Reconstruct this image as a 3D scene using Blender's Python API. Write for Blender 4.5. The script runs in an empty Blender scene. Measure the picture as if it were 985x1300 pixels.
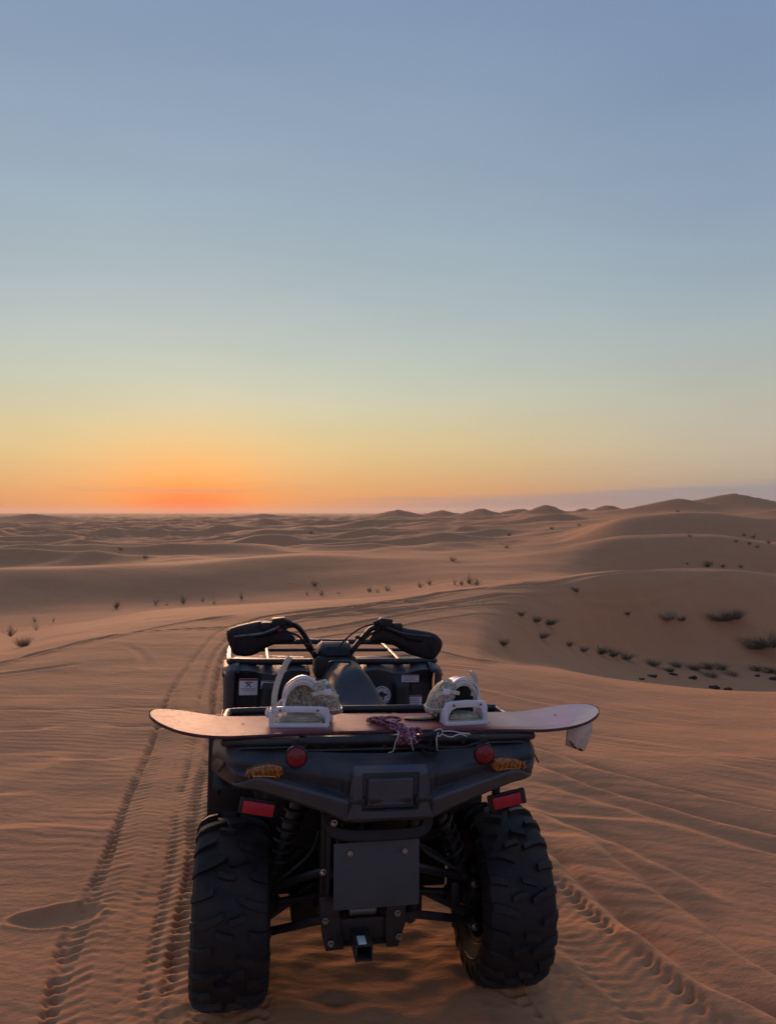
import bpy, bmesh, math, random
import numpy as np
from mathutils import Vector, Matrix
R = math.radians
PI = math.pi
random.seed(7)
C = bpy.context.scene.collection
SC = bpy.context.scene

# ------------------------------------------------------------------ camera
EYE = 1.75
F = 978.0                                 # focal length, in photo pixels
cam_d = bpy.data.cameras.new('camera')
cam_d.sensor_fit = 'VERTICAL'
cam_d.sensor_height = 36.0
cam_d.sensor_width = 36.0
cam_d.lens = F / 1300.0 * 36.0
cam_d.clip_start = 0.05
cam_d.clip_end = 60000
cam = bpy.data.objects.new('camera', cam_d)
C.objects.link(cam)
cam.location = (0, 0, EYE)
cam.rotation_euler = (R(89.88), 0, 0)
SC.camera = cam

# ------------------------------------------------------------------ exposure
SC.view_settings.view_transform = 'Standard'
SC.view_settings.look = 'None'
SC.view_settings.exposure = 0.0
SC.view_settings.gamma = 1.0
SC.render.resolution_x = 775
SC.render.resolution_y = 1024

def lin(r, g, b):
    def f(c):
        c /= 255.0
        return c / 12.92 if c <= 0.04045 else ((c + 0.055) / 1.055) ** 2.4
    return (f(r), f(g), f(b), 1.0)

# ------------------------------------------------------------------ sky and sun
SUN_AZ = R(-14.5)                         # from +Y, to the left
SUN_EL = R(7.0)
sd = Vector((math.sin(SUN_AZ) * math.cos(SUN_EL), math.cos(SUN_AZ) * math.cos(SUN_EL), math.sin(SUN_EL)))

world = bpy.data.worlds.new('World')
SC.world = world
world.use_nodes = True
nt = world.node_tree
N, L = nt.nodes, nt.links
N.clear()

def wn(kind, **kw):
    n = N.new(kind)
    for k, v in kw.items():
        setattr(n, k, v)
    return n

def wmath(op, a, b=None, c=None, clamp=False):
    n = N.new('ShaderNodeMath')
    n.operation = op
    n.use_clamp = clamp
    for i, v in enumerate((a, b, c)):
        if v is None:
            continue
        if isinstance(v, (int, float)):
            n.inputs[i].default_value = v
        else:
            L.new(v, n.inputs[i])
    return n.outputs[0]

def wramp(fac, stops, interp='B_SPLINE'):
    n = N.new('ShaderNodeValToRGB')
    cr = n.color_ramp
    cr.interpolation = interp
    while len(cr.elements) > 1:
        cr.elements.remove(cr.elements[-1])
    cr.elements[0].position = stops[0][0]
    cr.elements[0].color = lin(*stops[0][1])
    for p, c in stops[1:]:
        e = cr.elements.new(p)
        e.color = lin(*c)
    L.new(fac, n.inputs[0])
    return n.outputs[0]

def wmix(fac, a, b, blend='MIX'):
    n = N.new('ShaderNodeMix')
    n.data_type = 'RGBA'
    n.blend_type = blend
    if isinstance(fac, (int, float)):
        n.inputs['Factor'].default_value = fac
    else:
        L.new(fac, n.inputs['Factor'])
    for s, v in ((6, a), (7, b)):
        if isinstance(v, tuple):
            n.inputs[s].default_value = v
        else:
            L.new(v, n.inputs[s])
    return n.outputs[2]

tc = wn('ShaderNodeTexCoord')
sep = wn('ShaderNodeSeparateXYZ')
L.new(tc.outputs['Generated'], sep.inputs[0])
X, Y, Z = sep.outputs
# elevation measure: 0 at the horizon .. 1 at the zenith, stretched near the horizon
up = wmath('POWER', wmath('MAXIMUM', Z, 0.0), 0.6)
hor = wmath('SQRT', wmath('MAXIMUM', wmath('ADD', wmath('MULTIPLY', X, X), wmath('MULTIPLY', Y, Y)), 1e-6))
caz = wmath('DIVIDE', wmath('ADD', wmath('MULTIPLY', X, math.sin(SUN_AZ)), wmath('MULTIPLY', Y, math.cos(SUN_AZ))), hor)
cs = wmath('ADD', wmath('MULTIPLY', X, math.sin(SUN_AZ)), wmath('MULTIPLY', Y, math.cos(SUN_AZ)))

def P(z):
    return z ** 0.6
SKY_SUN = [(0.0, (220, 138, 92)), (P(.012), (222, 148, 98)), (P(.035), (220, 166, 114)), (P(.065), (222, 188, 134)), (P(.10), (214, 197, 152)),
           (P(.14), (200, 200, 176)), (P(.19), (186, 196, 187)), (P(.26), (172, 187, 192)), (P(.36), (155, 175, 190)), (P(.50), (137, 157, 184)), (P(.65), (120, 142, 176)), (1.0, (96, 118, 162))]
SKY_SIDE = [(0.0, (164, 142, 136)), (P(.012), (168, 147, 138)), (P(.035), (180, 160, 140)), (P(.065), (192, 177, 154)), (P(.10), (192, 184, 166)),
            (P(.14), (184, 184, 170)), (P(.19), (172, 182, 179)), (P(.26), (156, 172, 183)), (P(.36), (140, 160, 182)), (P(.50), (125, 146, 178)), (P(.65), (114, 135, 172)), (1.0, (96, 118, 162))]
SKY_BACK = [(0.0, (116, 108, 124)), (P(.03), (132, 118, 132)), (P(.09), (154, 134, 142)), (P(.17), (150, 141, 155)), (P(.30), (130, 136, 162)), (P(.5), (112, 130, 164)), (1.0, (96, 118, 162))]
ra, rb_, rc = wramp(up, SKY_SUN), wramp(up, SKY_SIDE), wramp(up, SKY_BACK)
f1 = wn('ShaderNodeMapRange', interpolation_type='SMOOTHSTEP')
L.new(caz, f1.inputs[0]); f1.inputs[1].default_value = 1.0; f1.inputs[2].default_value = 0.76
f2 = wn('ShaderNodeMapRange', interpolation_type='SMOOTHSTEP')
L.new(caz, f2.inputs[0]); f2.inputs[1].default_value = 0.75; f2.inputs[2].default_value = -0.7
col = wmix(f2.outputs[0], wmix(f1.outputs[0], ra, rb_), rc)
# orange glow round the sun that has just gone below the horizon
ang = wmath('ARCCOSINE', wmath('MINIMUM', cs, 1.0))
# angle squashed: wider along the horizon than up
gx = wmath('ARCCOSINE', wmath('MINIMUM', caz, 1.0))
d2 = wmath('ADD', wmath('POWER', wmath('DIVIDE', gx, R(6.6)), 2.0), wmath('POWER', wmath('DIVIDE', Z, 0.075), 2.0))
glow = wmath('MULTIPLY', wmath('EXPONENT', wmath('MULTIPLY', d2, -1.0)), 0.78)
col = wmix(glow, col, lin(255, 158, 68))
d3 = wmath('ADD', wmath('POWER', wmath('DIVIDE', gx, R(4.6)), 2.0), wmath('POWER', wmath('DIVIDE', Z, 0.028), 2.0))
glow2 = wmath('MULTIPLY', wmath('EXPONENT', wmath('MULTIPLY', d3, -1.0)), 0.95)
col = wmix(glow2, col, lin(252, 104, 52))
# low bank of thin blue-grey cloud to the right of the glow
mp = wn('ShaderNodeMapping')
mp.inputs['Scale'].default_value = (2.2, 2.2, 55.0)
L.new(tc.outputs['Generated'], mp.inputs[0])
nz = wn('ShaderNodeTexNoise')
nz.inputs['Scale'].default_value = 1.6; nz.inputs['Detail'].default_value = 6.0; nz.inputs['Roughness'].default_value = 0.55
L.new(mp.outputs[0], nz.inputs[0])
topz = wmath('ADD', wmath('MULTIPLY', wmath('SUBTRACT', gx, R(11)), 0.052), wmath('MULTIPLY', wmath('SUBTRACT', nz.outputs[0], 0.5), 0.03))
cb = wn('ShaderNodeMapRange', interpolation_type='SMOOTHSTEP')
L.new(wmath('SUBTRACT', wmath('ADD', topz, 0.010), Z), cb.inputs[0]); cb.inputs[1].default_value = -0.004; cb.inputs[2].default_value = 0.010
side = wn('ShaderNodeMapRange', interpolation_type='SMOOTHSTEP')
L.new(X, side.inputs[0]); side.inputs[1].default_value = -0.22; side.inputs[2].default_value = 0.12
band = wmath('MULTIPLY', cb.outputs[0], side.outputs[0])
lowz = wn('ShaderNodeMapRange', interpolation_type='SMOOTHSTEP')
L.new(Z, lowz.inputs[0]); lowz.inputs[1].default_value = 0.050; lowz.inputs[2].default_value = 0.030
band = wmath('MULTIPLY', wmath('MULTIPLY', band, lowz.outputs[0]), 0.60)
col = wmix(band, col, lin(146, 142, 150))
st = wn('ShaderNodeMapRange', interpolation_type='SMOOTHSTEP')
L.new(nz.outputs[0], st.inputs[0]); st.inputs[1].default_value = 0.52; st.inputs[2].default_value = 0.70
e1 = wmath('EXPONENT', wmath('MULTIPLY', wmath('POWER', wmath('DIVIDE', wmath('SUBTRACT', Z, 0.03), 0.02), 2.0), -1.0))
col = wmix(wmath('MULTIPLY', wmath('MULTIPLY', st.outputs[0], e1), 0.30), col, lin(150, 132, 138))
# faint unevenness of the dusty air
mp2 = wn('ShaderNodeMapping'); mp2.inputs['Scale'].default_value = (1.0, 1.0, 5.0); L.new(tc.outputs['Generated'], mp2.inputs[0])
nv = wn('ShaderNodeTexNoise'); nv.inputs['Scale'].default_value = 2.4; nv.inputs['Detail'].default_value = 5.0; L.new(mp2.outputs[0], nv.inputs[0])
vr = wn('ShaderNodeMapRange'); L.new(nv.outputs[0], vr.inputs[0]); vr.inputs[1].default_value = 0.3; vr.inputs[2].default_value = 0.7; vr.inputs[3].default_value = 0.965; vr.inputs[4].default_value = 1.035
vs_ = wn('ShaderNodeVectorMath', operation='SCALE'); L.new(col, vs_.inputs[0]); L.new(vr.outputs[0], vs_.inputs['Scale'])
col = vs_.outputs[0]
# physical sky under the measured dusk colours
sky = wn('ShaderNodeTexSky', sky_type='NISHITA')
sky.sun_disc = False
sky.sun_elevation = SUN_EL
sky.sun_rotation = SUN_AZ
sky.dust_density = 2.0
skb = wn('ShaderNodeVectorMath', operation='SCALE')
skb.inputs['Scale'].default_value = 0.08
L.new(sky.outputs[0], skb.inputs[0])
col = wmix(0.025, col, skb.outputs[0])
bg = wn('ShaderNodeBackground')
bg.inputs['Strength'].default_value = 1.0
L.new(col, bg.inputs[0])
wo = wn('ShaderNodeOutputWorld')
L.new(bg.outputs[0], wo.inputs[0])

sun_d = bpy.data.lights.new('sun', 'SUN')
sun_d.energy = 3.5
sun_d.angle = R(22)
sun_d.color = (1.0, 0.52, 0.30)
sun = bpy.data.objects.new('sun', sun_d)
sun.rotation_euler = sd.to_track_quat('Z', 'Y').to_euler()
C.objects.link(sun)

# ------------------------------------------------------------------ terrain
def pchip(xk, yk, x):
    xk = np.asarray(xk, float); yk = np.asarray(yk, float); x = np.asarray(x, float)
    h = np.diff(xk); d = np.diff(yk) / h
    m = np.zeros_like(yk)
    for i in range(1, len(xk) - 1):
        if d[i-1] * d[i] > 0:
            w1 = 2 * h[i] + h[i-1]; w2 = h[i] + 2 * h[i-1]
            m[i] = (w1 + w2) / (w1 / d[i-1] + w2 / d[i])
    m[0] = d[0]; m[-1] = d[-1]
    xx = np.clip(x, xk[0], xk[-1])
    i = np.clip(np.searchsorted(xk, xx) - 1, 0, len(xk) - 2)
    t = (xx - xk[i]) / h[i]
    return ((1 + 2*t) * (1-t)**2 * yk[i] + t * (1-t)**2 * h[i] * m[i] + t*t * (3 - 2*t) * yk[i+1] + t*t * (t-1) * h[i] * m[i+1])

_rs = np.random.RandomState(11)
_G = _rs.rand(256, 256) * 2 * PI
def perlin(x, y, s=0):
    x = np.asarray(x, float) + s * 17.31; y = np.asarray(y, float) + s * 9.77
    xi = np.floor(x).astype(int); yi = np.floor(y).astype(int)
    xf = x - xi; yf = y - yi
    u = xf**3 * (xf * (xf*6 - 15) + 10); v = yf**3 * (yf * (yf*6 - 15) + 10)
    def g(a, b, dx, dy):
        t = _G[(xi + a) & 255, (yi + b) & 255]
        return np.cos(t) * dx + np.sin(t) * dy
    n0 = g(0, 0, xf, yf) * (1-u) + g(1, 0, xf-1, yf) * u
    n1 = g(0, 1, xf, yf-1) * (1-u) + g(1, 1, xf-1, yf-1) * u
    return (n0 * (1-v) + n1 * v) * 1.5

def sstep(a, b, x):
    t = np.clip((x - a) / (b - a), 0, 1)
    return t * t * (3 - 2*t)

# cross-sections of the land, one per bearing: (distance ahead, height relative to the eye)
COLS = [-300, 0, 100, 200, 300, 400, 500, 600, 700, 800, 900, 985, 1300]
# each layer: (distance, photo row) pairs; row None = flat ground (eye height)
LAY = [
 [(5.5, None)] * 13,
 [(6.2, None), (6.5, None), (6.8, None), (7, None), (7.2, None), (7.5, None), (8, None), (8.2, 857), (8.5, 863), (8.5, 874), (8.5, 881), (8.5, 884), (8.5, 884)],
 [(7, None), (7.6, None), (8.2, None), (8.8, None), (9.4, None), (10, None), (10.5, 815), (10.5, 824), (16.5, 821), (22, 836), (24, 850), (24.5, 857), (24.5, 872)],
 [(8, None), (8.8, 845), (9.6, 825), (10.6, 808), (11.8, 794), (13.2, 780), (15, 768), (18, 753), (23, 737), (27.5, 726), (30, 723), (31, 731), (34, 745)],
 [(20, 822), (22, 813), (24, 793), (27, 776), (29, 768), (30, 763), (30, 757), (32, 747), (38, 739), (42, 738), (45, 738), (46, 742), (50, 752)],
 [(46, 785), (48, 778), (50, 771), (52, 765), (53, 761), (53, 757), (50, 750), (50, 738), (56, 728), (64, 731), (67, 732), (69, 735), (70, 745)],
 [(60, 723), (60, 722), (61, 721), (63, 718), (66, 711), (70, 704), (70, 706), (70, 710), (72, 700), (74, 682), (76, 682), (78, 690), (80, 698)],
 [(95, 728), (95, 727), (95, 725), (100, 718), (105, 712), (110, 707), (110, 705), (108, 703), (112, 700), (112, 693), (113, 692), (113, 695), (112, 703)],
 [(135, 707), (135, 706), (135, 705), (140, 702), (145, 699), (150, 697), (150, 695), (145, 692), (138, 682), (130, 655), (130, 653), (130, 662), (130, 664)],
 [(190, 699), (190, 699), (190, 698), (190, 696), (195, 693), (200, 688), (200, 685), (200, 683), (190, 676), (180, 672), (180, 670), (180, 670), (180, 668)],
 [(260, 688), (260, 688), (260, 688), (260, 687), (260, 684), (260, 680), (260, 675), (260, 670), (250, 664), (250, 658), (250, 655), (250, 653), (250, 652)],
 [(420, 674), (420, 674), (420, 674), (420, 673), (420, 670), (420, 667), (420, 663), (420, 659), (400, 653), (400, 648), (400, 646), (400, 645), (400, 646)],
 [(800, 661), (800, 661), (800, 661), (800, 661), (800, 660), (800, 659), (800, 658), (800, 657), (800, 655), (800, 653), (800, 653), (800, 653), (800, 653)],
 [(1700, 655.5)] * 13,
 [(3600, 653.5)] * 13,
 [(9000, 651.5)] * 13,
]
_az = np.array([math.atan((c - 492.5) / F) for c in COLS])
_LR = []; _LZ = []
for lay in LAY:
    rr = []; zz = []
    for (D, row), a in zip(lay, _az):
        rr.append(math.log(D / math.cos(a)))
        zz.append(-EYE if row is None else -(row - 648.0) / F * D)
    _LR.append(rr); _LZ.append(zz)

def column_profile(az):
    a = min(max(az, _az[0]), _az[-1])
    lr = [float(pchip(_az, v, a)) for v in _LR]
    lz = [float(pchip(_az, v, a)) for v in _LZ]
    return lr, lz

# hills on the skyline: (bearing column, distance, height row, half-width along, half-depth, skew)
HILLS = [(915, 330, 627, 34, 36, 0.5), (850, 318, 634, 30, 34, 0.3), (1010, 250, 642, 28, 30, 0.2), (690, 420, 640.5, 17, 26, 0.3), (745, 470, 645, 22, 30, -0.2),
         (768, 430, 641.5, 18, 30, 0.2), (610, 480, 645.5, 22, 34, 0.1), (505, 560, 647.5, 30, 40, 0.2), (560, 600, 648.5, 30, 40, 0.2), (985, 420, 640, 40, 40, 0),
         (660, 560, 646.5, 30, 30, 0), (340, 420, 658, 26, 30, 0.3), (335, 800, 652.5, 60, 40, 0), (40, 640, 653, 70, 44, 0), (700, 300, 652, 36, 26, 0.3),
         (590, 260, 668, 20, 18, 0.3), (430, 300, 672, 24, 18, 0.2), (300, 240, 683, 30, 20, 0.3), (120, 250, 684, 40, 18, 0.1), (225, 400, 668, 40, 24, 0.2), (480, 210, 682, 20, 14, 0.3)]

def base_height(az, r):
    """az, r arrays of one shape (rows of constant az) -> height relative to the ground at the quad"""
    out = np.empty_like(r)
    lrq = np.log(r)
    for j in range(r.shape[0]):
        lr, lz = column_profile(float(az[j, 0]))
        out[j] = pchip(lr, lz, lrq[j])
    return out + EYE

def crest(n, k=0.004):
    return 1 - np.sqrt(n * n + k)

def far_dunes(x, y, r):
    wx = x + 22 * perlin(x / 130, y / 130, 3); wy = y + 22 * perlin(x / 130, y / 130, 4)
    a1 = sstep(78, 150, r)
    right = sstep(-0.05, 0.25, x / np.maximum(y, 1.0)) * (1 - sstep(280, 700, r))
    n1 = perlin(wx / 110, wy / 62, 1); n2 = perlin(wx / 46, wy / 30, 2); n3 = perlin(wx / 19, wy / 15, 5)
    k1 = crest(n1) ** 3; k2 = crest(n2) ** 3
    big = (0.45 + 0.9 * (perlin(x / 260, y / 260, 8) + 0.4).clip(0, 1.2))
    h = a1 * (1 - 0.7 * right) * (4.4 * (k1 - 0.42) * big * sstep(110, 260, r) + 4.2 * (k2 - 0.42) * (1.15 - 0.4 * big) + 0.9 * (crest(n3) ** 2 - 0.5))
    a2 = sstep(500, 1500, r)
    h = h + a2 * 3.4 * (crest(perlin(wx / 240, wy / 170, 6)) ** 3 - 0.35) * (1 - sstep(2500, 4200, r))
    n4 = perlin(x / 9.0 + 3, y / 6.0, 7)
    h = h + sstep(24, 60, r) * 0.13 * n4
    # low secondary dunes between the surveyed crests
    n5 = perlin(wx / 34, wy / 16, 12)
    h = h + sstep(62, 90, r) * (1 - a1 * 0.6) * 0.55 * (crest(n5) ** 2 - 0.5)
    return h

def add_hills(x, y, z):
    for c, D, row, w, dp, sk in HILLS:
        u = (c - 492.5) / F
        x0 = u * D
        top = -(row - 648.0) / F * D + EYE
        dx = (x - x0) / w; dy = (y - D) / dp
        near = (np.abs(dx) < 4) & (np.abs(dy) < 4)
        if not near.any(): continue
        dx = dx[near]; dy = dy[near]
        bend = 0.35 * np.sin(dx * 1.3 + sk * 3)
        dy2 = dy + bend
        # a crest line with a steeper side towards us, thinning out along its length
        along = np.exp(-np.sqrt(dx * dx + 0.006) * 0.85)
        cross = np.where(dy2 < 0, np.exp(-np.sqrt(dy2 * dy2 + 0.006) * 1.25), np.exp(-np.sqrt(dy2 * dy2 + 0.006) * 0.8))
        hgt = 10.5
        hs = top - hgt * (1 - 0.62 * along * 1.09 - 0.38 * along * cross * 1.2)
        hs = top + hgt * (along ** 0.9 * cross * 1.20 - 1.0) - 22 * sstep(1.6, 3.9, np.maximum(np.abs(dx), np.abs(dy)))
        zz = z[near]
        k = 1.0
        z[near] = 0.5 * (zz + hs + np.sqrt((zz - hs) ** 2 + k * k)) - 0.12
    return z

# ---- tracks in the sand: polylines in metres on the ground
def resample(pts, step):
    p = np.array(pts, float)
    s = np.concatenate([[0], np.cumsum(np.hypot(*np.diff(p, axis=0).T))])
    n = max(int(s[-1] / step), 4)
    t = np.linspace(0, s[-1], n)
    return np.stack([pchip(s, p[:, 0], t), pchip(s, p[:, 1], t)], 1)

def poly_dist(x, y, pts, step=0.4, reach=1.0):
    """signed distance (right of travel positive) and arc length for the points near the line"""
    q = resample(pts, step)
    best = np.full(x.shape, 1e9); sg = np.zeros(x.shape); sl = np.zeros(x.shape)
    m = (x > q[:, 0].min() - reach) & (x < q[:, 0].max() + reach) & (y > q[:, 1].min() - reach) & (y < q[:, 1].max() + reach)
    idx = np.nonzero(m)
    px_, py_ = x[idx], y[idx]
    b = np.full(px_.shape, 1e9); bs = np.zeros(px_.shape); bl = np.zeros(px_.shape)
    acc = 0.0
    for i in range(len(q) - 1):
        a = q[i]; d = q[i+1] - a; ln = math.hypot(*d)
        if ln < 1e-9: continue
        t = ((px_ - a[0]) * d[0] + (py_ - a[1]) * d[1]) / (ln * ln)
        tc_ = np.clip(t, 0, 1)
        ex = px_ - (a[0] + tc_ * d[0]); ey = py_ - (a[1] + tc_ * d[1])
        dist = ex * ex + ey * ey
        w = dist < b
        b = np.where(w, dist, b)
        side = (px_ - a[0]) * d[1] - (py_ - a[1]) * d[0]
        bs = np.where(w, np.sign(side), bs)
        bl = np.where(w, acc + tc_ * ln, bl)
        acc += ln
    best[idx] = np.sqrt(b); sg[idx] = bs; sl[idx] = bl
    endf = np.minimum(sl, acc - sl)
    return best * np.where(sg == 0, 1, sg), sl, endf

TYRE = [  # (centre line, width, depth, tread strength, left chain strength, right chain strength)
 ([(-0.80,1.6),(-0.95,2.3),(-1.06,2.7),(-1.185,3.1),(-1.28,3.79),(-1.46,4.7),(-1.65,5.76),(-1.96,7.37),(-2.2,9.4),(-2.33,11.3),(-1.9,13.0),(-0.6,14.3),(1.0,16.0)], 0.25, 0.012, 1.0, 1.0, 0.75),
 ([(-0.45,1.6),(-0.66,2.3),(-0.74,2.7),(-0.82,3.1),(-1.00,4.0),(-1.09,4.36),(-1.34,5.76),(-1.74,7.7),(-2.05,9.95),(-2.1,11.3),(-1.6,12.6),(-0.2,13.8),(1.3,15.6)], 0.25, 0.014, 0.8, 1.2, 0.4),
 ([(-0.38,1.6),(-0.59,2.3),(-0.67,2.7),(-0.74,3.1),(-0.90,4.0),(-1.00,4.36),(-1.22,5.76),(-1.62,7.7),(-1.93,9.95),(-1.95,11.3),(-1.4,12.4),(0.0,13.5),(1.5,15.3)], 0.24, 0.010, 0.5, 1.0, 0.3),
 ([(0.425,2.95),(0.60,2.75),(0.86,2.45),(1.1,2.2),(1.6,1.7)], 0.26, 0.012, 1.0, 0.8, 0.8),
 ([(0.66,3.62),(0.76,3.25),(0.88,2.87),(0.95,2.69),(1.12,2.3),(1.5,1.8)], 0.25, 0.014, 0.25, 0.8, 0.2),
 ([(-0.566,2.80),(-0.50,2.4),(-0.36,2.1),(0.0,1.7)], 0.26, 0.012, 1.0, 0.8, 0.8),
]
RUTS = [  # (line, half width, depth, one-sided step height)
 ([(0.80,4.1),(0.85,3.79),(1.02,3.2),(1.16,2.8),(1.27,2.67),(1.6,2.3)], 0.035, 0.016, 0.022),
 ([(1.00,4.2),(1.14,3.84),(1.28,3.46),(1.46,2.9),(1.75,2.4)], 0.05, 0.012, 0.020),
 ([(0.85,4.6),(0.97,4.33),(1.21,4.04),(1.35,3.82),(1.6,3.4)], 0.05, 0.010, 0.016),
 ([(0.95,5.4),(1.17,5.03),(1.69,4.43),(2.07,4.11),(2.8,3.6)], 0.05, 0.014, 0.022),
 ([(1.0,5.9),(1.385,5.23),(1.8,4.8),(2.24,4.43),(3.0,3.9)], 0.05, 0.016, 0.026),
 ([(0.9,5.0),(1.3,4.55),(1.75,4.1),(2.3,3.6)], 0.06, 0.008, 0.012),
 ([(0.92,3.5),(1.1,3.05),(1.4,2.55),(1.7,2.2)], 0.06, 0.008, 0.012),
 ([(-3.6,6.75),(-2.9,6.72),(-2.2,6.85),(-1.6,6.7)], 0.07, 0.010, 0.016),
 ([(-3.3,6.15),(-2.9,6.1),(-2.6,6.25)], 0.09, 0.012, 0.020),
 ([(-2.4,6.3),(-2.05,6.2),(-1.7,6.22),(-1.3,6.1)], 0.08, 0.012, 0.020),
 ([(-2.4,5.5),(-2.1,5.4),(-1.8,5.5)], 0.10, 0.010, 0.026),
 ([(-1.65,4.35),(-1.5,4.27),(-1.38,4.3)], 0.06, 0.006, 0.018),
]
MID = []      # long wheel ruts farther off, filled below: (line, half width, depth)
#@MID@
MID += [
 ([(-4.9, 7.6), (-4.44, 8.81), (-4.22, 9.75), (-3.86, 10.75), (-3.30, 11.25), (-2.65, 11.55), (-1.9, 11.9)], 0.035, 0.030),
 ([(-4.6, 8.9), (-3.98, 10.1), (-3.61, 11.35), (-3.13, 12.55), (-2.72, 13.3)], 0.035, 0.020),
 ([(-3.13, 12.40), (-2.85, 12.95), (-2.50, 13.4)], 0.06, 0.028),
 ([(-4.5, 8.0), (-4.13, 8.21), (-3.75, 8.49), (-3.36, 8.85)], 0.05, 0.014),
 ([(-2.3, 11.6), (-1.48, 12.7), (-0.87, 13.4), (-0.19, 14.7), (0.84, 16.9), (2.14, 19.2), (4.14, 21.4), (6.96, 26.0), (9.59, 28.4), (12.92, 30.8), (18, 33)], 0.07, 0.050),
 ([(-2.1, 12.3), (-1.2, 13.2), (-0.5, 14.2), (0.6, 16.2), (2.4, 19.4), (4.6, 22.0), (7.3, 26.2), (10.0, 28.6)], 0.05, 0.040),
 ([(-0.2, 13.4), (0.9, 14.9), (1.8, 16.5), (2.83, 18.3), (4.56, 20.9), (7.02, 24.3), (10.17, 27.3), (14.97, 31.0), (20, 33)], 0.07, 0.050),
 ([(-0.6, 13.2), (0.3, 14.2), (1.2, 15.8), (2.4, 17.7), (4.3, 20.3), (6.8, 23.6), (10.0, 26.9)], 0.05, 0.038),
 ([(-0.9, 13.9), (0.0, 15.4), (1.3, 17.9), (2.6, 19.9), (4.4, 22.3)], 0.05, 0.036),
 ([(-1.57, 10.74), (-0.87, 11.6), (-0.29, 12.5), (0.39, 13.6), (1.4, 15.0), (2.9, 17.2)], 0.05, 0.034),
 ([(-1.2, 10.2), (-0.4, 11.3), (0.5, 12.6), (1.7, 14.3), (3.2, 16.5)], 0.04, 0.014),
 ([(5.6, 27.0), (6.6, 31), (8.9, 38), (11.5, 48)], 0.10, 0.035),
 ([(6.8, 27.6), (8.0, 31), (10.2, 38), (13.0, 47)], 0.10, 0.035),
 ([(5.2, 28.0), (5.5, 32), (6.4, 37)], 0.10, 0.03),
 ([(0.1, 10.6), (0.63, 9.80), (1.02, 9.30), (1.61, 10.01), (2.29, 10.89), (3.51, 12.79), (5.35, 14.87), (8.45, 16.65), (11.29, 17.54)], 0.030, 0.026),
 ([(1.6, 17.05), (1.91, 15.88), (2.24, 14.87), (2.58, 14.66), (3.11, 14.94), (3.92, 15.51), (5.26, 16.73), (6.64, 17.54)], 0.035, 0.014),
 ([(1.81, 17.05), (2.1, 15.96), (2.49, 15.22), (2.86, 15.22), (3.34, 15.37), (4.13, 15.88), (5.43, 16.97)], 0.035, 0.014),
 ([(-1.30, 11.62), (-1.0, 11.45), (-0.72, 11.40)], 0.05, 0.035),
 ([(-3.5, 10.1), (-2.9, 9.2), (-2.6, 8.3)], 0.05, 0.008),
]

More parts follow.
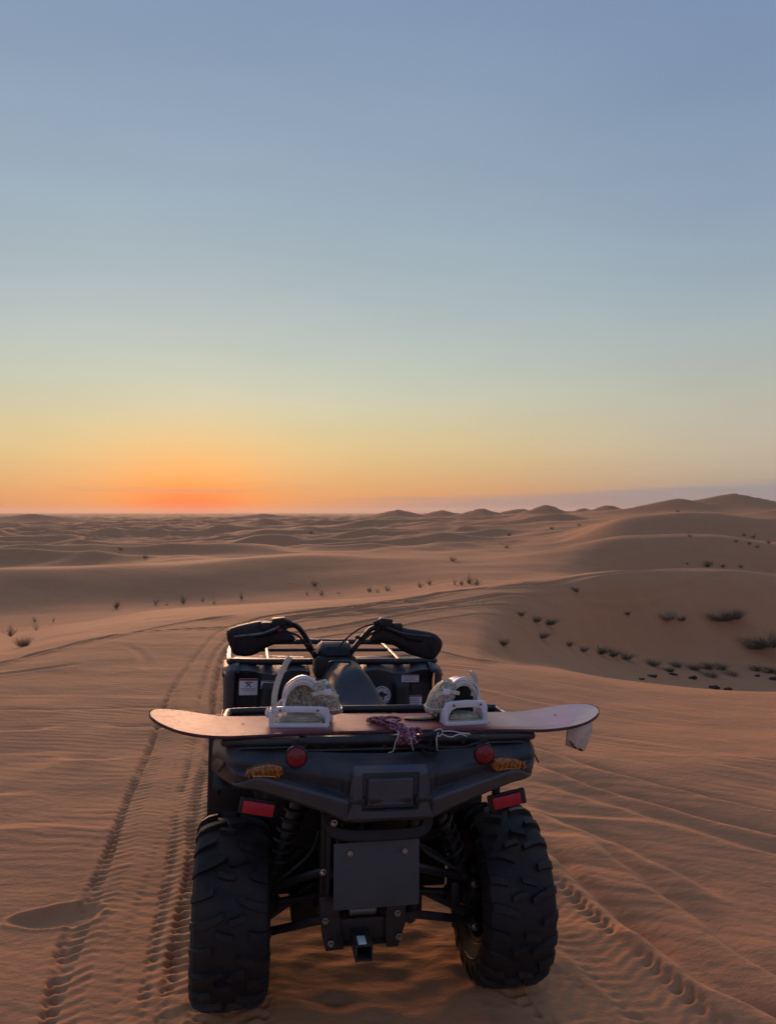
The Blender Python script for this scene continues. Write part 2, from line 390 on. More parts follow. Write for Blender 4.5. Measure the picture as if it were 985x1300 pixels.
def micro(x, y, r):
    """small relief of the sand near the quad, metres"""
    h = np.zeros_like(x)
    # soft lumps
    h += 0.012 * perlin(x / 1.3, y / 0.8, 21) * (1 - sstep(18, 30, r)) + 0.03 * sstep(5, 12, r) * perlin(x / 4.0, y / 2.6, 22) * (1 - sstep(60, 110, r))
    right = sstep(-0.3, 0.7, x)
    # wind ripples; direction differs left and right of the quad
    amp = (0.6 + 0.9 * perlin(x / 0.9, y / 0.6, 23)).clip(0.12, 1.3)
    w1 = 0.035 * perlin(x / 0.35, y / 0.30, 24) + 0.10 * perlin(x / 1.3, y / 1.1, 25)
    kx, ky = math.sin(R(8)), math.cos(R(8))
    ph = (x * kx + y * ky + w1) * 2 * PI / 0.085
    rl = np.sin(ph) + 0.28 * np.sin(2 * ph + 0.8)
    ph2 = (x * math.sin(R(28)) + y * math.cos(R(28)) + w1 * 0.9) * 2 * PI / 0.095
    rr_ = np.sin(ph2) + 0.28 * np.sin(2 * ph2 + 0.8)
    fade = (1 - sstep(7.5, 16, r))
    rip = 0.0013 * amp * fade * (rl * (1 - right) + 0.9 * rr_ * right)
    # broader slip lines running away to the lower right
    wv = (x * math.sin(R(34)) + y * math.cos(R(34)) + 0.16 * perlin(x / 1.1, y / 0.7, 26)) / 0.36
    saw = wv - np.floor(wv)
    shp = np.where(saw < 0.78, saw / 0.78, (1 - saw) / 0.22)
    brk = (perlin(x / 0.8, y / 0.5, 27) + 0.25).clip(0, 1)
    h += right * brk * 0.020 * (shp - 0.5) * (1 - sstep(6.5, 11, r))
    wl = (x * math.sin(R(-3)) + y * math.cos(R(-3)) + 0.25 * perlin(x / 1.4, y / 0.7, 28)) / 0.62
    saw = wl - np.floor(wl)
    shp = np.where(saw < 0.8, saw / 0.8, (1 - saw) / 0.2)
    brk = (perlin(x / 1.0, y / 0.7, 29) - 0.05).clip(0, 1)
    h += (1 - right) * brk * 0.030 * (shp - 0.5) * (1 - sstep(8, 12, r)) * sstep(3.0, 4.0, r)
    near = r < 24
    keep = np.ones_like(x)
    add = np.zeros_like(x)
    for pts, w, dep, tr, cl, cr in TYRE:
        t, s, e = poly_dist(x, y, pts, 0.3, 0.6)
        ok = near & (np.abs(t) < 0.4)
        if not ok.any(): continue
        tt = t[ok]; ss = s[ok]; ef = sstep(0, 0.25, e[ok])
        ss = ss + 0.020 * perlin(ss / 0.31, ss * 0 + w * 50 + dep * 900, 38)
        jit = 0.013 * perlin(x[ok] / 0.09, y[ok] / 0.09, 31)
        inside = 1 - sstep(w/2 - 0.03, w/2 + 0.015, np.abs(tt))
        dv = -dep * 0.7 * inside
        a = np.abs(tt) + jit
        chev = np.sin(2 * PI * (ss + 0.5 * np.abs(tt) + 0.5 * jit) / 0.058)
        dv += tr * 0.0060 * inside * chev * (0.7 + perlin(x[ok] / 0.1, y[ok] / 0.1, 32))
        for sgn, st_, off in ((-1, cl, 0.0), (1, cr, 0.03)):
            pit = (0.5 + 0.5 * np.sin(2 * PI * (ss + off + jit * 0.8) / 0.058)) ** 1.4
            g = np.exp(-((sgn * tt - w/2 + 0.014) / 0.020) ** 2)
            g2 = np.exp(-((sgn * tt - w/2 - 0.008) / 0.012) ** 2)
            pit2 = (0.5 + 0.5 * np.sin(2 * PI * (ss + off + 0.024 + jit * 0.8) / 0.058)) ** 1.4
            var = (0.75 + 0.9 * perlin(x[ok] / 0.16, y[ok] / 0.16, 37) + 0.5 * perlin(x[ok] / 0.6, y[ok] / 0.6, 39)).clip(0.15, 1.5)
            dv -= st_ * var * (0.031 * g * pit + 0.018 * g2 * pit2)
            dv += st_ * 0.005 * np.exp(-((sgn * tt - w/2 - 0.03) / 0.022) ** 2)
        far_ = sstep(4.5, 8.0, r[ok])
        for sgn, st_ in ((-1, cl), (1, cr)):
            dv -= (0.012 + 0.016 * st_) * far_ * np.exp(-((sgn * tt - w/2 + 0.01) / 0.030) ** 2)
        fadeo = 1 - sstep(11, 22, r[ok])
        tmp = np.zeros_like(x); tmp[ok] = dv * ef * (0.35 + 0.65 * fadeo)
        add = np.where(np.abs(tmp) > 0, np.minimum(add, 0) * 0.35 + tmp, add)
        kk = np.ones_like(x); kk[ok] = 1 - inside * ef
        keep = np.minimum(keep, kk)
    for pts, hw, dep, step in RUTS:
        if pts[0][0] > 0: hw *= 1.5; dep *= 2.0; step *= 1.9
        t, s, e = poly_dist(x, y, pts, 0.2, 0.7)
        ok = near & (np.abs(t) < 0.6)
        if not ok.any(): continue
        tt = t[ok] + 0.02 * perlin(x[ok] / 0.25, y[ok] / 0.25, 33); ef = sstep(0, 0.35, e[ok])
        dv = -dep * np.exp(-(tt / hw) ** 2) + step * sstep(-0.02, hw * 0.7, tt) * np.exp(-np.maximum(tt - hw, 0) / 0.16)
        tmp = np.zeros_like(x); tmp[ok] = dv * ef
        add += tmp
    # the large footprint left of the quad
    cx, cy, ra = -1.43, 3.33, R(14)
    ux = (x - cx) * math.cos(ra) + (y - cy) * math.sin(ra); uy = -(x - cx) * math.sin(ra) + (y - cy) * math.cos(ra)
    ux = ux + 0.02 * perlin(x / 0.1, y / 0.1, 34)
    q = (ux / 0.160) ** 2 + (uy / (0.085 + 0.012 * np.sin(ux * 9))) ** 2
    foot = 1 - sstep(0.05, 1.7, q)
    rim = np.exp(-((np.sqrt(q) - 1.22) / 0.16) ** 2)
    add = add * (1 - foot) - 0.034 * foot + 0.006 * rim
    keep = keep * (1 - foot)
    for cx, cy, a, b, ra_, dp in ((-1.74, 3.28, 0.07, 0.05, 0, 0.015), (0.30, 3.4, .09, .05, .3, .015)):
        q = ((x - cx) / a) ** 2 + ((y - cy) / b) ** 2
        add -= dp * np.exp(-q)
    # sand heaped against the tyres and scuffed up between them
    sc = np.exp(-(((x + 0.05) / 0.55) ** 2 + ((y - 2.95) / 0.5) ** 2) ** 2)
    add += sc * 0.010 * perlin(x / 0.14, y / 0.10, 35)
    for cx, cy in ((-0.566, 2.76), (0.425, 2.93)):
        q = np.exp(-(((x - cx) / 0.26) ** 2 + ((y - cy) / 0.24) ** 2) ** 2)
        add += q * 0.018 * (1 + 0.7 * perlin(x / 0.08, y / 0.08, 36))
    # ruts farther off
    for pts, hw, dep in MID:
        t, s, e = poly_dist(x, y, pts, 0.8, 1.2)
        ok = (np.abs(t) < 1.0) & (r < 90)
        if not ok.any(): continue
        tt = t[ok]; ef = sstep(0, 0.6, e[ok])
        hwv = np.maximum(hw, 0.0030 * r[ok])
        dv = -dep * np.exp(-(tt / hwv) ** 2) + 0.45 * dep * (np.exp(-((tt - 1.9*hwv) / hwv) ** 2) + np.exp(-((tt + 1.9*hwv) / hwv) ** 2))
        tmp = np.zeros_like(x); tmp[ok] = dv * ef
        add += tmp
    return h * (0.35 + 0.65 * keep) + rip * keep + add

def ground_z(px_, py_):
    """height of the sand without its finest relief at one point"""
    r = math.hypot(px_, py_); az = math.atan2(px_, py_)
    ar = np.array([[r]]); aa = np.array([[az]])
    xx = np.array([[px_]]); yy = np.array([[py_]])
    return float(sand_height(aa, ar, xx, yy)[0, 0])

def sand_height(az, r, x, y):
    b = base_height(az, np.maximum(r, 0.2))
    fr = 1 - sstep(0.72, 1.1, np.abs(az))            # beyond the surveyed bearings the land carries on as rolling dunes
    side = -1.2 * sstep(8, 40, r) - 7 * sstep(40, 300, r) + sstep(10, 60, r) * 1.6 * perlin(x / 34, y / 34, 9)
    b = b * fr + side * (1 - fr)
    return add_hills(x, y, b + far_dunes(x, y, r))

def build_terrain(fine=1.0):
    A = R(30.5)
    inner = np.arange(-A, A, 0.0022 / fine)
    outer = np.concatenate([np.linspace(-PI, -1.2, 26)[:-1], np.linspace(-1.2, -A, 34)[:-1]])
    az = np.concatenate([outer, inner, -outer[::-1][:-1]])
    def geo(a, b, st):
        return np.exp(np.arange(math.log(a), math.log(b), st))
    rr = np.concatenate([geo(0.12, 2.35, 0.06), geo(2.35, 9, 0.0026 / fine), geo(9, 45, 0.0045 / fine), geo(45, 1000, 0.0065 / fine), geo(1000, 9000, 0.02)])
    na, nr = len(az), len(rr)
    AZ = np.repeat(az[:, None], nr, 1); RR = np.repeat(rr[None, :], na, 0)
    Xg = RR * np.sin(AZ); Yg = RR * np.cos(AZ)
    Zg = sand_height(AZ, RR, Xg, Yg)
    m = rr < 92
    Zg[:, m] += micro(Xg[:, m], Yg[:, m], RR[:, m])
    co = np.empty((na * nr + 1, 3), np.float32)
    co[:-1, 0] = Xg.ravel(); co[:-1, 1] = Yg.ravel(); co[:-1, 2] = Zg.ravel()
    co[-1] = (0, 0, 0)
    i = np.arange(na)[:, None]; j = np.arange(nr - 1)[None, :]
    i2 = (i + 1) % na
    quads = np.stack([i * nr + j, i * nr + j + 1, i2 * nr + j + 1, i2 * nr + j], -1).reshape(-1, 4)
    tris = np.stack([np.full(na, na * nr), np.arange(na) * nr, ((np.arange(na) + 1) % na) * nr], -1)
    me = bpy.data.meshes.new('sand_dunes')
    nq, ntr = len(quads), len(tris)
    me.vertices.add(len(co)); me.vertices.foreach_set('co', co.ravel())
    me.loops.add(nq * 4 + ntr * 3)
    me.loops.foreach_set('vertex_index', np.concatenate([quads.ravel(), tris.ravel()]).astype(np.int32))
    me.polygons.add(nq + ntr)
    ls = np.concatenate([np.arange(nq) * 4, nq * 4 + np.arange(ntr) * 3]).astype(np.int32)
    me.polygons.foreach_set('loop_start', ls)
    me.update(calc_edges=True)
    me.polygons.foreach_set('use_smooth', np.ones(nq + ntr, bool))
    me.validate()
    o = bpy.data.objects.new('sand_dunes', me)
    C.objects.link(o)
    o['kind'] = 'structure'
    return o

# ------------------------------------------------------------------ materials
def new_mat(name):
    m = bpy.data.materials.new(name)
    m.use_nodes = True
    t = m.node_tree
    t.nodes.clear()
    out = t.nodes.new('ShaderNodeOutputMaterial')
    b = t.nodes.new('ShaderNodeBsdfPrincipled')
    t.links.new(b.outputs[0], out.inputs[0])
    return m, t, b

def mat(name, c, rough=0.6, metal=0.0, c2=None, scale=12.0, mixs=(0.4, 0.65), bump=0.0, bscale=300.0, spec=0.5, dust=0.0, trans=0.0, coat=0.0, sheen=0.0, rvar=0.12):
    m, t, b = new_mat(name)
    n = t.nodes; l = t.links
    c = tuple(c) + (1.0,)
    b.inputs['Roughness'].default_value = rough
    b.inputs['Metallic'].default_value = metal
    b.inputs['Specular IOR Level'].default_value = spec
    b.inputs['Transmission Weight'].default_value = trans
    b.inputs['Coat Weight'].default_value = coat
    b.inputs['Sheen Weight'].default_value = sheen
    tx = n.new('ShaderNodeTexCoord')
    nz = n.new('ShaderNodeTexNoise'); nz.inputs['Scale'].default_value = scale; nz.inputs['Detail'].default_value = 5.0
    l.new(tx.outputs['Object'], nz.inputs[0])
    c2 = tuple(c2) + (1.0,) if c2 else tuple(min(1, v * 1.35) for v in c[:3]) + (1.0,)
    mr = n.new('ShaderNodeMapRange'); mr.inputs[1].default_value = mixs[0]; mr.inputs[2].default_value = mixs[1]
    l.new(nz.outputs[0], mr.inputs[0])
    mx = n.new('ShaderNodeMix'); mx.data_type = 'RGBA'; mx.inputs[6].default_value = c; mx.inputs[7].default_value = c2
    l.new(mr.outputs[0], mx.inputs['Factor'])
    colr = mx.outputs[2]
    rr = n.new('ShaderNodeMapRange'); rr.inputs[3].default_value = max(0.02, rough - rvar); rr.inputs[4].default_value = min(1, rough + rvar)
    l.new(nz.outputs[0], rr.inputs[0])
    rout = rr.outputs[0]
    if dust > 0:      # fine sand settled on the upward faces and in patches
        ge = n.new('ShaderNodeNewGeometry')
        sp = n.new('ShaderNodeSeparateXYZ'); l.new(ge.outputs['Normal'], sp.inputs[0])
        up_ = n.new('ShaderNodeMapRange'); up_.inputs[1].default_value = 0.2; up_.inputs[2].default_value = 0.95
        l.new(sp.outputs[2], up_.inputs[0])
        dn = n.new('ShaderNodeTexNoise'); dn.inputs['Scale'].default_value = 9.0; dn.inputs['Detail'].default_value = 7.0
        l.new(tx.outputs['Object'], dn.inputs[0])
        dm = n.new('ShaderNodeMapRange'); dm.inputs[1].default_value = 0.38; dm.inputs[2].default_value = 0.72
        l.new(dn.outputs[0], dm.inputs[0])
        ml = n.new('ShaderNodeMath'); ml.operation = 'MULTIPLY'; l.new(up_.outputs[0], ml.inputs[0]); l.new(dm.outputs[0], ml.inputs[1])
        m2 = n.new('ShaderNodeMath'); m2.operation = 'MULTIPLY_ADD'; l.new(ml.outputs[0], m2.inputs[0]); m2.inputs[1].default_value = dust
        m3 = n.new('ShaderNodeMath'); m3.operation = 'MULTIPLY'; l.new(dm.outputs[0], m3.inputs[0]); m3.inputs[1].default_value = dust * 0.12
        l.new(m3.outputs[0], m2.inputs[2])
        md = n.new('ShaderNodeMix'); md.data_type = 'RGBA'; md.inputs[7].default_value = (0.36, 0.23, 0.14, 1)
        l.new(m2.outputs[0], md.inputs['Factor']); l.new(colr, md.inputs[6])
        colr = md.outputs[2]
        mrg = n.new('ShaderNodeMix'); mrg.data_type = 'FLOAT'; l.new(m2.outputs[0], mrg.inputs[0]); l.new(rout, mrg.inputs[2]); mrg.inputs[3].default_value = 0.9
        rout = mrg.outputs[0]
    l.new(colr, b.inputs['Base Color'])
    l.new(rout, b.inputs['Roughness'])
    if bump > 0:
        bn = n.new('ShaderNodeTexNoise'); bn.inputs['Scale'].default_value = bscale; bn.inputs['Detail'].default_value = 3.0
        l.new(tx.outputs['Object'], bn.inputs[0])
        bp = n.new('ShaderNodeBump'); bp.inputs['Strength'].default_value = bump; bp.inputs['Distance'].default_value = 0.002
        l.new(bn.outputs[0], bp.inputs['Height']); l.new(bp.outputs[0], b.inputs['Normal'])
    return m

def leaf_mat(name, c, c2, tr=0.45):
    m = mat(name, c, 0.8, c2=c2, scale=9)
    t = m.node_tree; n = t.nodes; l = t.links
    b = [q for q in n if q.type == 'BSDF_PRINCIPLED'][0]; out = [q for q in n if q.type == 'OUTPUT_MATERIAL'][0]
    tl = n.new('ShaderNodeBsdfTranslucent'); mx = n.new('ShaderNodeMixShader'); mx.inputs[0].default_value = tr
    src = b.inputs['Base Color'].links[0].from_socket
    l.new(src, tl.inputs[0]); l.new(b.outputs[0], mx.inputs[1]); l.new(tl.outputs[0], mx.inputs[2]); l.new(mx.outputs[0], out.inputs[0])
    return m

def sand_mat():
    m, t, b = new_mat('sand')
    n = t.nodes; l = t.links
    b.inputs['Roughness'].default_value = 0.95
    b.inputs['Specular IOR Level'].default_value = 0.15
    ge = n.new('ShaderNodeNewGeometry')
    def noise(sc, det, vec=None, scl=None):
        q = n.new('ShaderNodeTexNoise'); q.inputs['Scale'].default_value = sc; q.inputs['Detail'].default_value = det
        if scl:
            mp_ = n.new('ShaderNodeMapping'); mp_.inputs['Scale'].default_value = scl; l.new(ge.outputs['Position'], mp_.inputs[0]); l.new(mp_.outputs[0], q.inputs[0])
        else:
            l.new(ge.outputs['Position'], q.inputs[0])
        return q
    def rng(a, lo, hi, o0=0.0, o1=1.0):
        q = n.new('ShaderNodeMapRange'); q.inputs[1].default_value = lo; q.inputs[2].default_value = hi; q.inputs[3].default_value = o0; q.inputs[4].default_value = o1
        l.new(a, q.inputs[0]); return q.outputs[0]
    def mix(f, a, c):
        q = n.new('ShaderNodeMix'); q.data_type = 'RGBA'
        l.new(f, q.inputs['Factor'])
        for s, v in ((6, a), (7, c)):
            if isinstance(v, tuple): q.inputs[s].default_value = v
            else: l.new(v, q.inputs[s])
        return q.outputs[2]
    c0 = mix(rng(noise(0.045, 5).outputs[0], 0.35, 0.65), SAND_A, SAND_B)
    c1 = mix(rng(noise(0.9, 5).outputs[0], 0.42, 0.75, 0.0, 0.35), c0, SAND_C)
    c2 = mix(rng(noise(420.0, 2).outputs[0], 0.5, 0.8, 0.0, 0.35), c1, SAND_D)
    l.new(c2, b.inputs['Base Color'])
    bp = n.new('ShaderNodeBump'); bp.inputs['Strength'].default_value = 0.35; bp.inputs['Distance'].default_value = 0.004
    l.new(noise(140.0, 4).outputs[0], bp.inputs['Height'])
    b3 = n.new('ShaderNodeBump'); b3.inputs['Strength'].default_value = 0.35; b3.inputs['Distance'].default_value = 0.012
    l.new(noise(28.0, 5, scl=(0.7, 1.3, 1)).outputs[0], b3.inputs['Height'])
    b2 = n.new('ShaderNodeBump'); b2.inputs['Strength'].default_value = 0.35; b2.inputs['Distance'].default_value = 0.10
    l.new(noise(1.6, 6, scl=(0.85, 1.1, 1)).outputs[0], b2.inputs['Height'])
    l.new(b2.outputs[0], b3.inputs['Normal']); l.new(b3.outputs[0], bp.inputs['Normal'])
    l.new(bp.outputs[0], b.inputs['Normal'])
    return m
SAND_A = (0.575, 0.280, 0.128, 1)
SAND_B = (0.535, 0.268, 0.132, 1)
SAND_C = (0.46, 0.20, 0.105, 1)
SAND_D = (0.60, 0.35, 0.18, 1)
M_SAND = sand_mat()
HAZE = 0.00008
FINE = 1.0
terrain = build_terrain(FINE)
terrain.data.materials.append(M_SAND)

# ------------------------------------------------------------------ mesh helpers
class MB:
    """collects shapes, then links them as ONE mesh object"""
    def __init__(s):
        s.v = []; s.f = []
    def add(s, vs, fs):
        n = len(s.v)
        s.v += [tuple(p) for p in vs]
        s.f += [tuple(i + n for i in f) for f in fs]
        return s
    def box(s, c, d, bev=0.0, rot=None, seg=2, taper=None):
        bm = bmesh.new()
        bmesh.ops.create_cube(bm, size=1.0)
        for v in bm.verts:
            k = 1.0
            if taper and v.co.z > 0: k = taper
            v.co = Vector((v.co.x * d[0] * k, v.co.y * d[1] * k, v.co.z * d[2]))
        if bev > 0:
            bmesh.ops.bevel(bm, geom=list(bm.edges), offset=bev, segments=seg, affect='EDGES', profile=0.5)
        m = Matrix.Translation(c)
        if rot:
            m = m @ Matrix.Rotation(rot[2], 4, 'Z') @ Matrix.Rotation(rot[1], 4, 'Y') @ Matrix.Rotation(rot[0], 4, 'X')
        bm.transform(m)
        return s.bm(bm)
    def bm(s, bm):
        bm.verts.index_update()
        s.add([v.co[:] for v in bm.verts], [[v.index for v in f.verts] for f in bm.faces])
        bm.free()
        return s
    def tube(s, pts, r, seg=10, smooth=6, closed=False, flat=None):
        P_ = [Vector(p) for p in pts]
        rad = r if isinstance(r, (list, tuple)) else [r] * len(P_)
        if smooth > 0 and len(P_) > 2:
            Q = []; RR_ = []
            n = len(P_)
            rng = range(n) if closed else range(n - 1)
            for i in rng:
                p0 = P_[(i-1) % n] if closed or i > 0 else P_[0]
                p1 = P_[i]; p2 = P_[(i+1) % n]
                p3 = P_[(i+2) % n] if closed or i + 2 < n else P_[-1]
                for k in range(smooth):
                    t = k / smooth
                    Q.append(0.5 * ((2*p1) + (p2-p0)*t + (2*p0 - 5*p1 + 4*p2 - p3)*t*t + (3*p1 - p0 - 3*p2 + p3)*t**3))
                    RR_.append(rad[i] * (1-t) + rad[(i+1) % n] * t)
            if not closed:
                Q.append(P_[-1]); RR_.append(rad[-1])
            P_, rad = Q, RR_
        n = len(P_)
        T = []
        for i in range(n):
            a = P_[(i+1) % n] if closed or i < n-1 else P_[i]
            b = P_[i-1] if closed or i > 0 else P_[i]
            d = a - b
            T.append(d.normalized() if d.length > 1e-9 else Vector((0, 0, 1)))
        u = T[0].orthogonal().normalized()
        if flat: u = (Vector(flat) - Vector(flat).dot(T[0]) * T[0]).normalized()
        vs = []; fs = []
        for i in range(n):
            u = (u - u.dot(T[i]) * T[i]).normalized() if not flat else (Vector(flat) - Vector(flat).dot(T[i]) * T[i]).normalized()
            w = T[i].cross(u)
            for k in range(seg):
                a = 2 * PI * k / seg
                rr = rad[i]
                rx, ry = rr if isinstance(rr, tuple) else (rr, rr)
                vs.append(P_[i] + u * math.cos(a) * rx + w * math.sin(a) * ry)
        m = n if closed else n - 1
        for i in range(m):
            for k in range(seg):
                a = i * seg + k; b = i * seg + (k+1) % seg
                c = ((i+1) % n) * seg + (k+1) % seg; d = ((i+1) % n) * seg + k
                fs.append((a, b, c, d))
        if not closed:
            fs.append(tuple(range(seg))[::-1]); fs.append(tuple((n-1) * seg + k for k in range(seg)))
        return s.add(vs, fs)
    def strip(s, pts, w, th, up=(0, 0, 1), smooth=5):
        """flat band along a path: rectangle section, width w along 'side', thickness th"""
        P_ = [Vector(p) for p in pts]
        Q = []
        for i in range(len(P_) - 1):
            p0 = P_[max(i-1, 0)]; p1 = P_[i]; p2 = P_[i+1]; p3 = P_[min(i+2, len(P_)-1)]
            for k in range(smooth):
                t = k / smooth
                Q.append(0.5 * ((2*p1) + (p2-p0)*t + (2*p0 - 5*p1 + 4*p2 - p3)*t*t + (3*p1 - p0 - 3*p2 + p3)*t**3))
        Q.append(P_[-1])
        vs = []; fs = []
        side = Vector(up).normalized()
        for i, q in enumerate(Q):
            t = (Q[min(i+1, len(Q)-1)] - Q[max(i-1, 0)]).normalized()
            sd_ = (side - side.dot(t) * t).normalized()
            nn = t.cross(sd_)
            e = 0.78
            for a, b in ((-1, -e), (-e, -1), (e, -1), (1, -e), (1, e), (e, 1), (-e, 1), (-1, e)):
                vs.append(q + sd_ * a * w / 2 + nn * b * th / 2)
        for i in range(len(Q) - 1):
            for k in range(8):
                fs.append((i*8+k, i*8+(k+1) % 8, (i+1)*8+(k+1) % 8, (i+1)*8+k))
        fs.append(tuple(range(8))[::-1]); fs.append(tuple((len(Q)-1)*8+k for k in range(8)))
        return s.add(vs, fs)
    def lathe(s, prof, seg=32, c=(0, 0, 0), axis='X', caps=False):
        """prof: (along, radius)"""
        vs = []; fs = []
        n = len(prof)
        for k in range(seg):
            a = 2 * PI * k / seg
            for (h, r) in prof:
                if axis == 'X': p = (h, r * math.cos(a), r * math.sin(a))
                elif axis == 'Y': p = (r * math.cos(a), h, r * math.sin(a))
                else: p = (r * math.cos(a), r * math.sin(a), h)
                vs.append((p[0] + c[0], p[1] + c[1], p[2] + c[2]))
        for k in range(seg):
            k2 = (k + 1) % seg
            for i in range(n - 1):
                fs.append((k*n+i, k2*n+i, k2*n+i+1, k*n+i+1))
        if caps:
            fs.append(tuple(k*n for k in range(seg))); fs.append(tuple(k*n+n-1 for k in range(seg)))
        return s.add(vs, fs)
    def cyl(s, a, b, r, seg=16, r2=None, bev=0.0):
        a = Vector(a); b = Vector(b); ln = (b - a).length
        r2 = r if r2 is None else r2
        pr = [(0, 0.0001), (0, r - bev), (bev, r), (ln - bev, r2), (ln, r2 - bev), (ln, 0.0001)]
        t = MB().lathe(pr, seg, axis='Z')
        q = (b - a).to_track_quat('Z', 'Y')
        return s.add([q @ Vector(p) + a for p in t.v], t.f)
    def prism(s, poly, y0, y1, bev=0.0, plane='XZ', seg=2, rot=None, c=(0, 0, 0)):
        bm = bmesh.new()
        def put(p, h):
            return (p[0], h, p[1]) if plane == 'XZ' else ((p[0], p[1], h) if plane == 'XY' else (h, p[0], p[1]))
        a = [bm.verts.new(put(p, y0)) for p in poly]; b = [bm.verts.new(put(p, y1)) for p in poly]
        bm.faces.new(a); bm.faces.new(b[::-1])
        n = len(poly)
        for i in range(n):
            bm.faces.new((a[i], b[i], b[(i+1) % n], a[(i+1) % n]))
        bmesh.ops.recalc_face_normals(bm, faces=bm.faces)
        if bev > 0:
            bmesh.ops.bevel(bm, geom=list(bm.edges), offset=bev, segments=seg, affect='EDGES', profile=0.5)
        if rot or any(c):
            m = Matrix.Translation(c)
            if rot: m = m @ Matrix.Rotation(rot[2], 4, 'Z') @ Matrix.Rotation(rot[1], 4, 'Y') @ Matrix.Rotation(rot[0], 4, 'X')
            bm.transform(m)
        return s.bm(bm)
    def grid(s, fn, nu, nv, closed_u=False):
        vs = []; fs = []
        for i in range(nu):
            for j in range(nv):
                vs.append(fn(i / (nu - (0 if closed_u else 1)), j / (nv - 1)))
        for i in range(nu if closed_u else nu - 1):
            for j in range(nv - 1):
                i2 = (i + 1) % nu
                fs.append((i*nv+j, i2*nv+j, i2*nv+j+1, i*nv+j+1))
        return s.add(vs, fs)
    def ball(s, c, r, seg=12, ring=8, sq=2.0):
        rx, ry, rz = r if isinstance(r, tuple) else (r, r, r)
        def fn(u, v):
            a = 2*PI*u; b = PI * (v - 0.5) * 0.9999
            def pw(q): return math.copysign(abs(q) ** (2.0 / sq), q)
            return (c[0] + rx * pw(math.cos(b)) * pw(math.cos(a)), c[1] + ry * pw(math.cos(b)) * pw(math.sin(a)), c[2] + rz * pw(math.sin(b)))
        return s.grid(fn, seg, ring, True)
    def build(s, name, m, parent=None, solid=0.0, sub=0, angle=35, off=-1):
        me = bpy.data.meshes.new(name)
        me.from_pydata(s.v, [], s.f)
        me.validate()
        bm = bmesh.new(); bm.from_mesh(me)
        bmesh.ops.remove_doubles(bm, verts=bm.verts, dist=1e-5)
        bmesh.ops.recalc_face_normals(bm, faces=bm.faces)
        bm.to_mesh(me); bm.free()
        me.polygons.foreach_set('use_smooth', [True] * len(me.polygons))
        me.set_sharp_from_angle(angle=R(angle))
        me.materials.append(m)
        o = bpy.data.objects.new(name, me)
        C.objects.link(o)
        if solid:
            md = o.modifiers.new('thickness', 'SOLIDIFY'); md.thickness = solid; md.offset = off
        if sub:
            md = o.modifiers.new('smoothing', 'SUBSURF'); md.levels = sub; md.render_levels = sub
        if parent: o.parent = parent
        return o

def empty(name, loc=(0, 0, 0), parent=None, mtx=None):
    o = bpy.data.objects.new(name, None)
    o.empty_display_size = 0.1
    C.objects.link(o)
    if mtx is not None: o.matrix_world = mtx
    else: o.location = loc
    if parent: o.parent = parent
    return o

def tag(o, label=None, cat=None, group=None, kind=None):
    if label: o['label'] = label
    if cat: o['category'] = cat
    if group: o['group'] = group
    if kind: o['kind'] = kind
    return o

def share(o, parent, mtx=None, name=None):
    c = o.copy(); C.objects.link(c); c.parent = parent
    if mtx is not None: c.matrix_local = mtx
    if name: c.name = name
    return c

# ------------------------------------------------------------------ materials of the vehicle and board
PLASTIC = mat('dark_plastic', (0.020, 0.022, 0.030), 0.42, c2=(0.030, 0.032, 0.040), scale=14, bump=0.25, bscale=900, dust=0.16)
TRIM_LIT = mat('lit_plastic_trim', (0.056, 0.064, 0.080), 0.42, c2=(0.070, 0.076, 0.090), scale=10, bump=0.2, bscale=900, dust=0.2)  # tail plastic made lighter, holds the light on the raised parts
PLASTIC2 = mat('grey_plastic', (0.024, 0.028, 0.037), 0.45, c2=(0.034, 0.037, 0.046), scale=10, bump=0.22, bscale=900, dust=0.16)
GLOSSY = mat('glossy_plastic', (0.012, 0.015, 0.023), 0.48, c2=(0.03, 0.033, 0.04), scale=10, dust=0.0, spec=0.25)
BLACK = mat('black_plastic', (0.011, 0.011, 0.014), 0.55, c2=(0.018, 0.017, 0.019), scale=20, bump=0.2, bscale=700, dust=0.1)
RUBBER = mat('tyre_rubber', (0.009, 0.009, 0.012), 0.66, c2=(0.016, 0.015, 0.017), scale=18, bump=0.3, bscale=500, dust=0.16)
STEEL = mat('painted_steel', (0.016, 0.017, 0.022), 0.38, c2=(0.026, 0.026, 0.030), scale=16, bump=0.1, bscale=900, dust=0.20)
ZINC = mat('zinc_bolt', (0.50, 0.49, 0.48), 0.32, metal=0.9, c2=(0.32, 0.30, 0.28), scale=60)
ALU = mat('dull_aluminium', (0.20, 0.20, 0.21), 0.45, metal=0.8, c2=(0.13, 0.12, 0.12), scale=30)
SEATM = mat('seat_vinyl', (0.012, 0.015, 0.024), 0.5, c2=(0.022, 0.024, 0.034), scale=20, bump=0.35, bscale=420, dust=0.12)
PLATE = mat('blank_plate_paint', (0.060, 0.072, 0.088), 0.45, c2=(0.072, 0.082, 0.095), scale=8, dust=0.1)
REDLENS = mat('red_reflector', (0.26, 0.008, 0.018), 0.3, c2=(0.17, 0.005, 0.012), scale=90, coat=0.2)
AMBER = mat('amber_lens', (0.42, 0.13, 0.010), 0.25, c2=(0.14, 0.035, 0.006), scale=90, mixs=(0.4,0.6), coat=0.4)
AMBER_IN = mat('lens_reflector_bowl', (0.75, 0.42, 0.10), 0.25, metal=0.6, c2=(0.30, 0.10, 0.02), scale=110)
STICK = mat('sticker_white', (0.80, 0.84, 0.90), 0.5, c2=(0.70, 0.73, 0.78), scale=40)
INK = mat('sticker_ink', (0.05, 0.05, 0.06), 0.6)
INKRED = mat('sticker_red', (0.30, 0.03, 0.03), 0.6)
